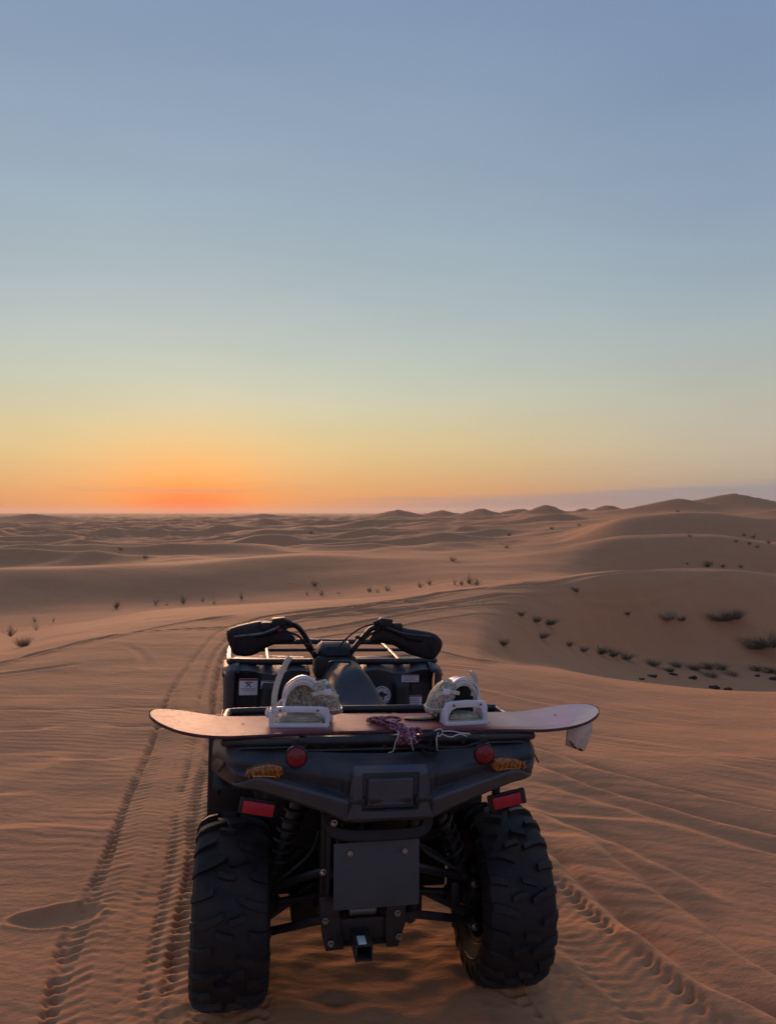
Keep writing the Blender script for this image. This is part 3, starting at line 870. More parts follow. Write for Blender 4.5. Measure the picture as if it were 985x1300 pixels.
REDLENS2 = mat('bright_red_reflector', (0.50, 0.015, 0.035), 0.3, c2=(0.42, 0.01, 0.03), scale=60)
WHITEP = mat('binding_white_plastic', (0.80, 0.81, 0.86), 0.38, c2=(0.70, 0.70, 0.74), scale=22, dust=0.12, mixs=(0.35, 0.7))
CREAM = mat('binding_footbed', (0.42, 0.41, 0.28), 0.6, c2=(0.60, 0.57, 0.46), scale=26)
STRAPP = mat('ladder_strap_plastic', (0.70, 0.66, 0.50), 0.45, c2=(0.56, 0.52, 0.40), scale=40)

# ------------------------------------------------------------------ the quad, built in its own metres: x right, y ahead, z up
QM = Matrix.Translation((-0.1064, 2.8336, 0.0011)) @ Matrix.Rotation(R(10.5), 4, 'Z') @ Matrix.Rotation(R(1.8), 4, 'Y')
atv = empty('all_terrain_vehicle', mtx=QM)
tag(atv, 'dark four-wheeled quad bike parked on the rippled sand, seen from behind', 'quad bike')

# wheels
def tyre_mb():
    m = MB()
    prof = [(-0.085, 0.160), (-0.100, 0.172), (-0.112, 0.200), (-0.120, 0.235), (-0.119, 0.262), (-0.108, 0.283), (-0.088, 0.293), (-0.05, 0.2985), (0, 0.300)]
    prof = prof + [(-a, b) for a, b in prof[-2::-1]]
    m.lathe(prof, 96)
    m.lathe([(-0.085, 0.160), (0.085, 0.160)], 96)
    def lug(stations):
        """stations: (x, theta, r0, r1, half width angle)"""
        vs = []; fs = []
        for x, th, r0, r1, hw in stations:
            for a, r_ in ((-hw, r0), (-hw * 0.82, r1), (hw * 0.82, r1), (hw, r0)):
                vs.append((x, r_ * math.cos(th + a), r_ * math.sin(th + a)))
        n = len(stations)
        for i in range(n - 1):
            for k in range(4):
                fs.append((i*4+k, i*4+(k+1) % 4, (i+1)*4+(k+1) % 4, (i+1)*4+k))
        fs.append((0, 1, 2, 3)); fs.append(((n-1)*4+3, (n-1)*4+2, (n-1)*4+1, (n-1)*4))
        m.add(vs, fs)
    NP = 22
    for i in range(NP):
        th = 2 * PI * i / NP
        for sg, of in ((1, 0.0), (-1, PI / NP)):
            long_ = (i % 2 == 0)
            q = [(0.124 * sg, th + of - 0.02, 0.225, 0.2365, 0.045), (0.121 * sg, th + of - 0.02, 0.258, 0.272, 0.048), (0.108 * sg, th + of - 0.01, 0.278, 0.2985, 0.05),
                 (0.084 * sg, th + of, 0.287, 0.3125, 0.048), (0.055 * sg, th + of + 0.03, 0.293, 0.3165, 0.043)]
            if long_: q.append((0.022 * sg, th + of + 0.085, 0.296, 0.3175, 0.036))
            lug(q)
            q2 = [(0.044 * sg, th + of + 0.20, 0.294, 0.3165, 0.035), (0.018 * sg, th + of + 0.17, 0.296, 0.3175, 0.038), (-0.006 * sg, th + of + 0.155, 0.297, 0.3178, 0.032)]
            if not long_: lug(q2)
    # raised ring and mould marks on both side walls
    for sg in (1, -1):
        m.lathe([(sg * 0.1155, 0.216), (sg * 0.1195, 0.2175), (sg * 0.1195, 0.2205), (sg * 0.117, 0.222)], 64)
    return m
def rim_mb():
    m = MB()
    m.lathe([(-0.092, 0.168), (-0.096, 0.163), (-0.090, 0.152), (-0.05, 0.140), (0.05, 0.135), (0.090, 0.152), (0.096, 0.163), (0.092, 0.168)], 48)
    m.lathe([(0.030, 0.001), (0.034, 0.05), (0.040, 0.07), (0.030, 0.12), (0.028, 0.137)], 48)
    for k in range(12):
        a = 2 * PI * k / 12
        m.box((0.045, 0.10 * math.cos(a), 0.10 * math.sin(a)), (0.02, 0.075, 0.018), 0.004, rot=(a, 0, 0))
    return m
def hub_mb():
    m = MB()
    m.lathe([(-0.05, 0.001), (-0.05, 0.045), (-0.02, 0.05), (-0.015, 0.085), (0.0, 0.088), (0.02, 0.05), (0.035, 0.04), (0.035, 0.001)], 32)
    m.lathe([(-0.030, 0.05), (-0.030, 0.105), (-0.026, 0.105), (-0.026, 0.05)], 40)      # brake disc
    for k in range(4):
        a = 2 * PI * k / 4 + 0.4
        m.cyl((-0.03, 0.06 * math.cos(a), 0.06 * math.sin(a)), (0.055, 0.06 * math.cos(a), 0.06 * math.sin(a)), 0.008, 8)
    return m
_hub, _tyre, _rim = hub_mb(), tyre_mb(), rim_mb()
first = None
for (wx, wy, sg, steer) in ((-0.470, 0.0, -1, 0), (0.524, 0.0, 1, 0), (-0.445, 1.29, -1, 2), (0.505, 1.29, 1, 2)):
    mt = Matrix.Translation((wx, wy, 0.3175)) @ Matrix.Rotation(R(steer), 4, 'Z') @ Matrix.Rotation(0 if sg > 0 else PI, 4, 'Z') @ Matrix.Rotation(wx * 3, 4, 'X') @ Matrix.Diagonal((1.07, 1, 1, 1))
    if first is None:
        w = _hub.build('wheel', STEEL, atv); ty = _tyre.build('tyre', RUBBER, w, angle=28); rm = _rim.build('rim', BLACK, w)
        first = (w, ty, rm)
        w.matrix_local = mt
    else:
        w = share(first[0], atv, mt); share(first[1], w); share(first[2], w)

# rear bodywork -----------------------------------------------------
def lerp_tab(tab, x):
    return float(np.interp(x, [t[0] for t in tab], [t[1] for t in tab]))
BOT = [(0, .797), (.10, .793), (.145, .800), (.19, .822), (.30, .862), (.40, .893), (.455, .902), (.50, .896), (.53, .886), (.545, .888)]
TOPZ = [(0, .972), (.15, .976), (.30, .984), (.42, .995), (.50, 1.003), (.53, .985), (.545, .965)]
def ss(a, b, x):
    t = min(max((x - a) / (b - a), 0), 1); return t * t * (3 - 2 * t)
def tail(u, v):
    s_ = -1 + 2 * u
    x = s_ * 0.545
    ax = abs(x)
    zb, zt = lerp_tab(BOT, ax), lerp_tab(TOPZ, ax)
    z = zb + (zt - zb) * v
    y = -0.455 + 0.035 * (ax / 0.5) ** 2 + 0.16 * ss(0.46, 0.552, ax) ** 1.5
    y += 0.075 * ss(0.62, 1.0, v) ** 1.6 + 0.016 * ss(0.45, 0, v)                   # leans forward towards the deck, tucks under at the hem
    # lower band stands proud under a crease that climbs outwards
    zc = 0.868 + (0.945 - 0.868) * min(max((ax - 0.13) / 0.27, 0), 1)
    y -= 0.036 * ss(zc + 0.006, zc - 0.006, z) * ss(0.50, 0.44, ax)
    # central block, proud, with a square panel sunk into it
    cb = ss(0.150, 0.138, ax - 0.06 * (0.92 - z)) * ss(0.962, 0.950, z)
    y -= 0.012 * cb * ss(zc - 0.006, zc + 0.006, z)
    px_ = ss(0.083, 0.078, ax) * ss(0.828, 0.833, z) * ss(0.940, 0.934, z)
    inner = ss(0.072, 0.065, ax) * ss(0.838, 0.845, z) * ss(0.929, 0.921, z)
    y += 0.020 * px_ - 0.013 * inner - 0.003 * inner * ss(0.95, 0.85, z)
    # notch where the crease ends near the middle
    return (x, y, z)
tl = MB().grid(tail, 241, 61)
tl.build('tail_panel', PLASTIC, atv, solid=0.004, angle=50, off=0)
# raised trim, its lit look put into a lighter colour: a band climbing outwards on each side and a shield round the hatch
def trim_y(x, z):
    v = (z - lerp_tab(BOT, abs(x))) / (lerp_tab(TOPZ, abs(x)) - lerp_tab(BOT, abs(x)))
    return tail(0.5 + 0.5 * x / 0.545, min(max(v, 0), 1))[1]
for sg in (-1, 1):
    def bandf(u, v, sg=sg):
        ax = 0.128 + 0.352 * u
        zb = lerp_tab(BOT, ax) + 0.003
        zt = 0.866 + (0.938 - 0.866) * min(max((ax - 0.128) / 0.26, 0), 1)
        zt = zt - 0.030 * ss(0.80, 1.0, u)
        z = zb + (max(zt, zb + 0.006) - zb) * v
        e = ss(0, 0.10, v) * ss(1, 0.90, v) * ss(0, 0.02, u) * ss(1, 0.97, u)
        return (sg * ax, trim_y(sg * ax, min(z, zt - 0.008)) - 0.001 - 0.009 * e, z)
    MB().grid(bandf, 49, 15).build('tail_trim_band', TRIM_LIT, atv, solid=0.002, angle=50, off=0)
def shield(u, v):
    z = 0.800 + 0.160 * v
    hw = 0.126 - 0.010 * ss(0.5, 1, v) + 0.018 * ss(0.45, 0.0, v)
    x = (2*u - 1) * hw
    w_ = ss(0.090, 0.084, abs(x)) * ss(0.826, 0.832, z) * ss(0.944, 0.938, z)
    c_ = ss(0.075, 0.069, abs(x)) * ss(0.840, 0.846, z) * ss(0.930, 0.923, z)
    e = ss(0, 0.06, u) * ss(1, 0.94, u) * ss(0, 0.05, v) * ss(1, 0.94, v)
    return (x, -0.478 - 0.010 * e + 0.018 * w_ - 0.014 * c_ - 0.004 * c_ * ss(0.075, 0.0, abs(x)) + 0.02 * ss(0.85, 1, v), z)
MB().grid(shield, 97, 81).build('tail_shield', TRIM_LIT, atv, solid=0.003, angle=50)
# hem closing the underside of the tail
def hem(u, v):
    p = tail(u, 0.0); 
    return (p[0] * (1 - 0.03 * v), p[1] + 0.10 * v, p[2] + 0.02 * v)
MB().grid(hem, 81, 3).build('tail_hem', PLASTIC, atv, solid=0.003)
# rear mudguard deck: runs from the tail forward over the wheels and down beside them
def deck(u, v):
    s_ = -1 + 2 * u
    ax = abs(s_)
    y = -0.375 + 0.66 * v
    wx = 0.542 if v > 0.12 else 0.522 + 0.02 * v / 0.12
    x = s_ * wx
    z = 0.985 - 0.012 * v
    z += 0.012 * ss(0.50, 0.60, ax) - 0.012 * ss(0.86, 0.94, ax)
    z -= 0.06 * ss(0.925, 1.0, ax) ** 1.5
    z -= 0.30 * ss(0.60, 1.0, v) * ss(0.22, 0.34, ax)
    z -= 0.04 * ss(0.4, 0.30, ax) * ss(0.1, 0.3, v)
    return (x, y, z)
MB().grid(deck, 81, 31).build('rear_mudguard', PLASTIC, atv, solid=0.004, angle=50)
for sg in (-1, 1):
    # outer flare with a rolled edge
    def flare(u, v, sg=sg):
        y = -0.20 + 0.66 * u
        drop = 0.15 * v
        z0 = 0.880 + 0.012 - 0.20 * ss(0.60, 1, u)
        zz = z0 + 0.08 - drop * (0.55 + 0.45 * math.sin(PI * u))
        xx = sg * (0.528 + 0.018 * math.sin(v * PI / 2) + 0.008 * ss(0.9, 1, v)) - sg * 0.02 * ss(0.15, 0.0, u)
        return (xx, y, zz)
    MB().grid(flare, 31, 9).build('mudguard_flare', BLACK, atv, solid=0.004)
    # inner liner over the tyre
    def liner(u, v, sg=sg):
        a = R(62) + R(105) * u
        rr = 0.415 + 0.02 * math.sin(u * PI)
        return (sg * (0.20 + 0.345 * v) , -rr * math.cos(a) * 0.98 + 0.03, 0.40 + rr * math.sin(a) * 1.08)
    MB().grid(liner, 31, 9).build('wheel_arch_liner', BLACK, atv, solid=0.004)
    # mud flap / footwell wall ahead of the rear wheel
    MB().prism([(sg*.20, .30), (sg*.555, .30), (sg*.580, .45), (sg*.582, .80), (sg*.56, .90), (sg*.20, .90)][::sg], 0.40, 0.415, 0.004).build('mud_flap', BLACK, atv)
    # footboard
    m = MB().box((sg * 0.40, 0.68, 0.33), (0.34, 0.52, 0.03), 0.01)
    for k in range(7): m.box((sg * 0.40, 0.47 + k * 0.07, 0.35), (0.28, 0.018, 0.018), 0.004)
    m.build('footboard', BLACK, atv)
    m = MB().prism([(0.40, 0.34), (0.98, 0.34), (1.02, 0.60), (0.90, 0.80), (0.55, 0.86), (0.40, 0.88)], sg * 0.20, sg * 0.222, 0.006, plane='YZ')
    m.build('side_cover', PLASTIC, atv)

# lamps and reflectors ------------------------------------------------
def lens_round(x, z):
    m = MB().lathe([(0.010, 0.0001), (0.008, 0.012), (0.005, 0.024), (0.0, 0.029), (-0.012, 0.031), (-0.012, 0.0001)], 36, axis='Y')
    m.v = [(p[0] + x, -p[1] - 0.467, p[2] + z) for p in m.v]
    o = m.build('round_reflector', REDLENS, atv)
    o['label'] = 'round red reflector hanging under the rear rack'
    MB().lathe([(0.0, 0.0305), (0.003, 0.034), (0.016, 0.034), (0.018, 0.0001)], 32, c=(x, -0.464, z), axis='Y').build('reflector_rim', BLACK, o)
    MB().box((x, -0.440, z + 0.022), (0.024, 0.016, 0.06), 0.004).build('reflector_bracket', BLACK, o)
lens_round(-0.290, 0.992); lens_round(0.303, 0.986)
for sg in (-1, 1):
    out = [(0.325, 0.948), (0.345, 0.928), (0.372, 0.925), (0.395, 0.935), (0.425, 0.927), (0.447, 0.940), (0.436, 0.958), (0.405, 0.968), (0.360, 0.972), (0.332, 0.966)]
    o = MB().prism([(sg * a, b - 0.002) for a, b in out][::sg], -0.466, -0.425, 0.006).build('tail_lamp', AMBER, atv)
    o['label'] = 'amber lamp set in the tail panel'
    m = MB()
    for k in range(7):
        xx = 0.345 + k * 0.0145
        m.box((sg * xx, -0.468, 0.948), (0.003, 0.006, 0.030), 0.001, rot=(0, sg * 0.25, 0))
    m.tube([(sg * .35, -.469, .938), (sg * .385, -.470, .940), (sg * .42, -.469, .941)], 0.0022, 6)
    m.build('lamp_ribs', AMBER_IN, o)
    o = MB().box((sg * 0.398, -0.415, 0.824 + (0.0 if sg < 0 else -0.006)), (0.096, 0.014, 0.038), 0.004, rot=(R(-6), -sg * R(11), 0)).build('side_reflector', REDLENS2, atv)
    o['label'] = 'oblong red reflector below the mudguard'
    MB().box((sg * 0.402, -0.403, 0.824 + (0.0 if sg < 0 else -0.006)), (0.108 + (0.02 if sg > 0 else 0), 0.012, 0.050), 0.004, rot=(R(-6), -sg * R(11), 0)).build('reflector_backing', BLACK, o)
    MB().box((sg * 0.37, -0.385, 0.855), (0.02, 0.03, 0.06), 0.003).build('reflector_stay', BLACK, o)

# chassis, hitch and plate ---------------------------------------------
m = MB()
m.box((-0.165, -0.22, 0.60), (0.035, 0.04, 0.42), 0.006); m.box((0.135, -0.22, 0.60), (0.035, 0.04, 0.42), 0.006)
m.box((-0.015, -0.22, 0.415), (0.32, 0.035, 0.04), 0.006); m.box((-0.015, -0.20, 0.62), (0.28, 0.03, 0.05), 0.006)
m.tube([(-0.16, -0.2, 0.4), (-0.16, 0.1, 0.30), (-0.16, 1.2, 0.28)], 0.018, 8); m.tube([(0.13, -0.2, 0.4), (0.13, 0.1, 0.30), (0.13, 1.2, 0.28)], 0.018, 8)
m.tube([(-0.16, -0.2, 0.78), (-0.16, 0.3, 0.82), (-0.14, 1.0, 0.80)], 0.016, 8); m.tube([(0.13, -0.2, 0.78), (0.13, 0.3, 0.82), (0.11, 1.0, 0.80)], 0.016, 8)
m.build('frame', STEEL, atv)
m = MB().ball((-0.015, -0.02, 0.36), (0.10, 0.13, 0.10), 20, 12, 3.0)
m.box((-0.015, -0.15, 0.38), (0.12, 0.10, 0.12), 0.02); m.cyl((-0.13, -0.02, 0.34), (0.10, -0.02, 0.34), 0.055, 20, bev=0.006)
m.build('gearbox', BLACK, atv)
m = MB().box((0.0, 0.45, 0.52), (0.34, 0.50, 0.40), 0.05)
for k in range(6): m.box((0.0, 0.45, 0.44 + k * 0.035), (0.37, 0.40, 0.008), 0.002)
m.build('engine', BLACK, atv)
m = MB().box((0.0, 0.62, 0.26), (0.50, 1.1, 0.14), 0.02)
m.build('added_sun_blocker', BLACK, atv)  # box added under the belly to block low sunlight and deepen the shadow
m = MB().cyl((-0.10, -0.26, 0.70), (-0.10, 0.18, 0.66), 0.062, 24, bev=0.02); m.cyl((-0.10, -0.30, 0.705), (-0.10, -0.25, 0.70), 0.022, 16)
m.build('silencer', BLACK, atv)
m = MB().box((0.02, -0.10, 0.72), (0.26, 0.26, 0.14), 0.03)
m.build('air_box', BLACK, atv)
m = MB().box((-0.01, 0.17, 0.59), (0.74, 0.012, 0.64), 0.004)
for k in range(5): m.box((-0.01 + (k - 2) * 0.12, 0.16, 0.62), (0.02, 0.02, 0.52), 0.004)
m.build('added_dark_panel', BLACK, atv)  # added sheet that darkens the undercarriage and stops light coming through
for sg in (-1, 1):
    MB().prism([(sg * 0.16, 0.50), (sg * 0.30, 0.52), (sg * 0.40, 0.70), (sg * 0.44, 0.88), (sg * 0.16, 0.90)][::sg], 0.02, 0.032, 0.004).build('added_gap_plate', BLACK, atv)  # added plate, closes the gap behind the shock so it looks dark
    MB().box((-0.015 + sg * 0.345, -0.055, 0.36), (0.035, 0.07, 0.085), 0.010).build('brake_caliper', BLACK, atv)
# bar across the back, above the plate
m = MB().strip([(-0.178, -0.335, 0.792), (-0.180, -0.352, 0.762), (-0.160, -0.372, 0.726), (-0.11, -0.385, 0.716), (-0.015, -0.39, 0.714), (0.10, -0.385, 0.716), (0.138, -0.372, 0.728), (0.152, -0.352, 0.764), (0.150, -0.335, 0.794)], 0.034, 0.026, up=(0, 0.55, 1), smooth=6)
m.box((-0.150, -0.29, 0.765), (0.022, 0.12, 0.05), 0.004); m.box((0.124, -0.29, 0.765), (0.022, 0.12, 0.05), 0.004)
m.build('rear_guard_bar', BLACK, atv)
m = MB()
def bolt(m, x, y, z, r=0.0075, d=0.008):
    m.lathe([(0.0, r * 1.5), (-0.0015, r * 1.5), (-0.002, r), (-0.002 - d * 0.7, r), (-0.002 - d, r * 0.7), (-0.002 - d, 0.0001)], 6 if r > 0.006 else 8, c=(x, y, z), axis='Y')
pl = MB().box((-0.0155, -0.372, 0.582), (0.278, 0.003, 0.206), 0.0012, rot=(R(-4), R(-0.9), 0)).build('number_plate', PLATE, atv)
pl['label'] = 'blank slate-grey plate held by two bright bolts'
for bx in (-0.105, 0.072):
    m = MB(); bolt(m, bx, -0.3805, 0.655, 0.0065, 0.007); m.build('plate_bolt', ZINC, pl)
m = MB().box((-0.015, -0.340, 0.60), (0.20, 0.03, 0.22), 0.01)
m.box((-0.168, -0.325, 0.600), (0.012, 0.05, 0.215), 0.003); m.box((-0.142, -0.335, 0.61), (0.010, 0.04, 0.24), 0.003)
m.build('plate_bracket', BLACK, atv)
# drop plates and tow receiver
m = MB()
for a, b in ((-0.182, -0.150), (0.080, 0.118)):
    dz = 0.0
m.prism([(-0.192, .49), (-0.140, .49), (-0.125, .44), (-0.105, .315), (-0.165, .312), (-0.178, .36)], -0.315, -0.295, 0.003)
m.prism([(0.030, .47), (0.092, .47), (0.100, .40), (0.075, .312), (0.035, .312), (0.030, .36)], -0.315, -0.295, 0.003)
m.box((-0.040, -0.29, 0.36), (0.17, 0.02, 0.09), 0.004); m.box((-0.04, -0.25, 0.33), (0.20, 0.10, 0.03), 0.006)
m.build('hitch_bracket', STEEL, atv)
m = MB()
for (z_, h_) in ((0.372, 0.006), (0.326, 0.006)): m.box((-0.054, -0.34, z_), (0.056, 0.13, h_), 0.0015)
for (x_) in (-0.079, -0.029): m.box((x_, -0.34, 0.349), (0.006, 0.13, 0.042), 0.0015)
m.box((-0.054, -0.29, 0.349), (0.048, 0.01, 0.042), 0.0)
rc_ = m.build('tow_receiver', STEEL, atv)
MB().box((-0.060, -0.382, 0.3795), (0.026, 0.045, 0.004), 0.001).build('receiver_sticker', STICK, rc_)
m = MB().cyl((-0.095, -0.335, 0.452), (-0.008, -0.335, 0.452), 0.0155, 18, bev=0.003); m.box((-0.052, -0.325, 0.468), (0.07, 0.02, 0.02), 0.004)
m.build('hinge_tube', ALU, atv)
m = MB()
for (x, y, z) in ((-0.185, -0.345, 0.585), (-0.170, -0.320, 0.415), (0.068, -0.320, 0.425), (-0.150, -0.320, 0.340), (0.075, -0.320, 0.348), (-0.160, -0.386, 0.757), (0.138, -0.38, 0.77)):
    m = MB(); bolt(m, x, y, z, 0.0078, 0.010); m.build('chassis_bolt', ZINC, atv)

# suspension -------------------------------------------------------------
for sg in (-1, 1):
    cx = -0.015
    xo = -0.385 if sg < 0 else 0.400
    for (zi, zo, y0, y1) in ((0.375, 0.250, -0.18, -0.07), (0.530, 0.395, -0.16, -0.05)):
        m = MB()
        m.tube([(cx + sg * 0.14, y0 - 0.05, zi), (xo, y1, zo)], 0.0145, 10, smooth=0)
        m.tube([(cx + sg * 0.14, y0 + 0.22, zi), (xo, y1 + 0.06, zo)], 0.0145, 10, smooth=0)
        m.cyl((cx + sg * 0.14, y0 - 0.08, zi), (cx + sg * 0.14, y0 + 0.25, zi), 0.020, 14)
        m.cyl((xo, y1 - 0.045, zo), (xo, y1 + 0.10, zo), 0.019, 14)
        a = m.build('suspension_arm', STEEL, atv)
        b_ = MB(); bolt(b_, xo, y1 - 0.047, zo, 0.010, 0.012); b_.build('arm_bolt', ZINC, a)
    m = MB().box((xo + sg * 0.02, -0.01, 0.335), (0.045, 0.07, 0.20), 0.012).cyl((xo - sg * 0.01, 0, 0.3175), (xo + sg * 0.09, 0, 0.3175), 0.05, 20, bev=0.006)
    m.build('wheel_carrier', BLACK, atv)
    m = MB().tube([(cx + sg * 0.10, 0, 0.345), (xo, 0, 0.3175)], 0.014, 12, smooth=0)
    for q, xx in ((0, cx + sg * 0.12), (1, xo - sg * 0.05)):
        pr = []
        for k in range(9): pr.append((xx - sg * (0.045 - 0.01 * k) * (1 if q == 0 else -1), 0.040 - 0.0022 * k + (0.006 if k % 2 else 0)))
        m.lathe([(p[0], p[1]) for p in pr], 20, c=(0, 0, 0.335 if q == 0 else 0.322))
    m.build('drive_shaft', BLACK, atv)
    top = Vector((cx + sg * 0.21, -0.10, 0.80)); bot = Vector((xo - sg * 0.035, -0.08, 0.42))
    m = MB().cyl(bot, bot.lerp(top, 0.55), 0.018, 14).cyl(bot.lerp(top, 0.5), top, 0.027, 16)
    sh = m.build('shock_absorber', STEEL, atv)
    d = (top - bot); ax_ = d.normalized(); u_ = ax_.orthogonal().normalized(); w_ = ax_.cross(u_)
    pts = [bot + d * (0.12 + 0.72 * k / 110) + u_ * math.cos(k * 2 * PI / 14) * 0.036 + w_ * math.sin(k * 2 * PI / 14) * 0.036 for k in range(111)]
    MB().tube(pts, 0.0058, 6, smooth=0).build('coil_spring', BLACK, sh)
    m = MB().tube([(xo, -0.05, 0.40), (xo - sg * 0.06, -0.13, 0.46), (cx + sg * 0.20, -0.16, 0.56), (cx + sg * 0.17, -0.2, 0.66)], 0.006, 8)
    m.build('brake_hose', BLACK, atv)

# racks ---------------------------------------------------------------------
m = MB()
zr = 1.006
m.tube([(-0.505, -0.305, zr), (-0.475, -0.345, zr), (-0.2, -0.353, zr), (0.2, -0.353, zr), (0.475, -0.345, zr), (0.505, -0.305, zr), (0.508, -0.15, zr), (0.505, -0.01, zr), (0.47, 0.03, zr), (0.2, 0.04, zr), (-0.2, 0.04, zr), (-0.47, 0.03, zr), (-0.505, -0.01, zr), (-0.508, -0.15, zr)], 0.0145, 12, closed=True, smooth=5)
for y_ in (-0.25, -0.11): m.tube([(-0.50, y_, zr), (0.50, y_, zr)], 0.010, 10, smooth=0)
for x_ in (-0.26, 0.26): m.tube([(x_, -0.37, zr - 0.004), (x_, 0.035, zr - 0.004)], 0.010, 10, smooth=0)
for x_ in (-0.29, 0.0, 0.29):
    m.tube([(x_, -0.35, zr - 0.01), (x_, -0.345, zr - 0.035), (x_, -0.30, zr - 0.05)], 0.010, 8)
for x_ in (-0.45, 0.45): m.box((x_, -0.1, 0.985), (0.03, 0.05, 0.03), 0.004)
m.build('rear_rack', STEEL, atv)
m = MB()
zf = 0.990
m.tube([(-0.485, 1.06, zf), (-0.30, 1.045, zf), (0.30, 1.045, zf), (0.485, 1.06, zf), (0.52, 1.10, zf), (0.515, 1.5, zf), (0.47, 1.60, zf), (0.2, 1.64, zf), (-0.2, 1.64, zf), (-0.47, 1.60, zf), (-0.515, 1.5, zf), (-0.52, 1.10, zf)], 0.0155, 12, closed=True)
for y_ in (1.34,): m.tube([(-0.51, y_, zf + 0.006), (0.51, y_, zf + 0.006)], 0.009, 10, smooth=0)
for x_ in (-0.33, 0.33):
    m.tube([(x_, 1.05, zf + 0.006), (x_, 1.62, zf + 0.006)], 0.010, 10, smooth=0)
    m.box((x_, 1.10, 0.952), (0.045, 0.03, 0.075), 0.006)
m.build('front_rack', STEEL, atv)

# front bodywork -------------------------------------------------------------
for sg in (-1, 1):
    def ff(u, v, sg=sg):
        # u across from the middle out, v down the back wall then forward over the wheel
        ax = 0.13 + 0.36 * u
        if v < 0.5:
            t = v / 0.5
            z = 0.42 + (0.952 - 0.42) * t
            y = 0.93 + 0.03 * t - 0.015 * math.sin(t * PI)
            y += 0.030 * ss(0.60, 0.72, u) * ss(1.0, 0.90, t) * ss(0.3, 0.5, t) - 0.022 * ss(0.40, 0.46, u) * ss(0.70, 0.64, u) * ss(0.97, 0.90, t) * ss(0.25, 0.4, t)
        else:
            t = (v - 0.5) / 0.5
            z = 0.955 + 0.028 * math.sin(min(1, t * 4) * PI / 2) * (0.6 + 0.4 * u) - 0.24 * ss(0.45, 1, t)
            y = 0.96 + 0.70 * t
        z += 0.010 * math.sin(u * 9) * ss(0.4, 0.5, v) * ss(0.7, 0.55, v)
        return (sg * ax - 0.0, y, z)
    MB().grid(ff, 41, 61).build('front_mudguard', PLASTIC, atv, solid=0.005, angle=45)
    # outer cheek of the front mudguard, angled outwards
    def chk(u, v, sg=sg):
        x = 0.488 + 0.055 * u + 0.012 * math.sin(u * PI)
        z = 0.40 + (0.990 - 0.03 * u - 0.40) * v - 0.012 * ss(0.9, 1.0, v)
        y = 0.905 + 0.02 * v + 0.10 * u * u
        return (sg * x, y, z)
    MB().grid(chk, 11, 21).build('mudguard_cheek', PLASTIC2, atv, solid=0.006)
    def chkt(u, v, sg=sg):
        x = 0.470 + 0.082 * u
        y = 0.93 + 0.62 * v + 0.08 * u * u
        z = 0.990 - 0.035 * u * u - 0.03 * ss(0, 0.1, -v + 0.1) - 0.25 * ss(0.4, 1, v)
        return (sg * x, y, z)
    MB().grid(chkt, 9, 21).build('mudguard_shoulder', PLASTIC2, atv, solid=0.005)

def sticker(x, z, w, h, y, kind, tilt=0.0, label=None):
    y -= 0.004
    o = MB().box((x, y, z), (w, 0.0016, h), 0.0005, rot=(R(-3), tilt, 0)).build('warning_sticker', STICK, atv)
    if label: o['label'] = label
    yy = y - 0.0013
    r_ = MB(); r_.box((x, yy, z + h * 0.44), (w * 0.98, 0.001, h * 0.11), 0, rot=(R(-3), tilt, 0)); r_.build('sticker_stripe', INKRED, o)
    p = MB()
    if kind == 'figure':
        p.box((x, yy, z + h * 0.27), (w * 0.42, 0.001, h * 0.05)); p.box((x + w * 0.02, yy, z + h * 0.12), (w * 0.36, 0.001, h * 0.06), 0, rot=(0, 0.75, 0))
        p.box((x - w * 0.04, yy, z + h * 0.10), (w * 0.30, 0.001, h * 0.05), 0, rot=(0, -0.6, 0))
        for k in range(3): p.box((x + (k % 2 - 0.5) * w * 0.05, yy, z - h * (0.12 + 0.12 * k)), (w * (0.78 - 0.07 * k), 0.001, h * 0.035))
    elif kind == 'text':
        for k in range(4): p.box((x + 0.04 * w * (k % 2), yy, z + h * (0.22 - 0.17 * k)), (w * (0.82 - 0.08 * (k % 3)), 0.001, h * 0.045))
    elif kind == 'icons':
        for k in range(2): p.ball((x - w * 0.34, yy, z + h * (0.14 - 0.36 * k)), (w * 0.07, 0.0008, h * 0.09), 10, 6)
        for k in range(5): p.box((x + w * 0.12, yy, z + h * (0.24 - 0.15 * k)), (w * (0.56 - 0.05 * (k % 2)), 0.001, h * 0.04))
    p.build('sticker_print', INK, o)
sticker(-0.425, 0.898, 0.086, 0.078, 0.914, 'figure', label='square white warning sticker with a crossed-out figure')
sticker(-0.335, 0.900, 0.062, 0.040, 0.9455, 'text', R(4))
sticker(-0.420, 0.786, 0.115, 0.024, 0.920, 'text')
sticker(0.366, 0.925, 0.088, 0.036, 0.946, 'text')
sticker(0.376, 0.812, 0.100, 0.062, 0.9375, 'icons', label='white warning sticker with two pictograms and lines of text')
# round decal: light disc with a dark mushroom-shaped emblem inside a dashed ring
o = MB().lathe([(0.0, 0.0001), (0.0, 0.046), (0.0015, 0.046), (0.0015, 0.0001)], 40, c=(0.222, 0.930, 0.845), axis='Y').build('round_sticker', STICK, atv)
o['label'] = 'round white sticker with a dark emblem'
p = MB()
for k in range(26):
    a = 2 * PI * k / 26
    if k % 5 == 4: continue
    p.box((0.222 + 0.038 * math.cos(a), 0.9285, 0.845 + 0.038 * math.sin(a)), (0.004, 0.001, 0.006), 0, rot=(0, -a, 0))
p.prism([(-.030, .002), (-.026, .010), (-.012, .012), (-.004, .020), (.006, .018), (.014, .010), (.028, .008), (.030, .001), (.014, -.004), (.012, -.022), (.006, -.024), (.004, -.006), (-.004, -.006), (-.007, -.024), (-.013, -.022), (-.013, -.004)], 0.928, 0.9292, 0, c=(0.222, 0, 0.845))
p.build('sticker_print', INK, o)

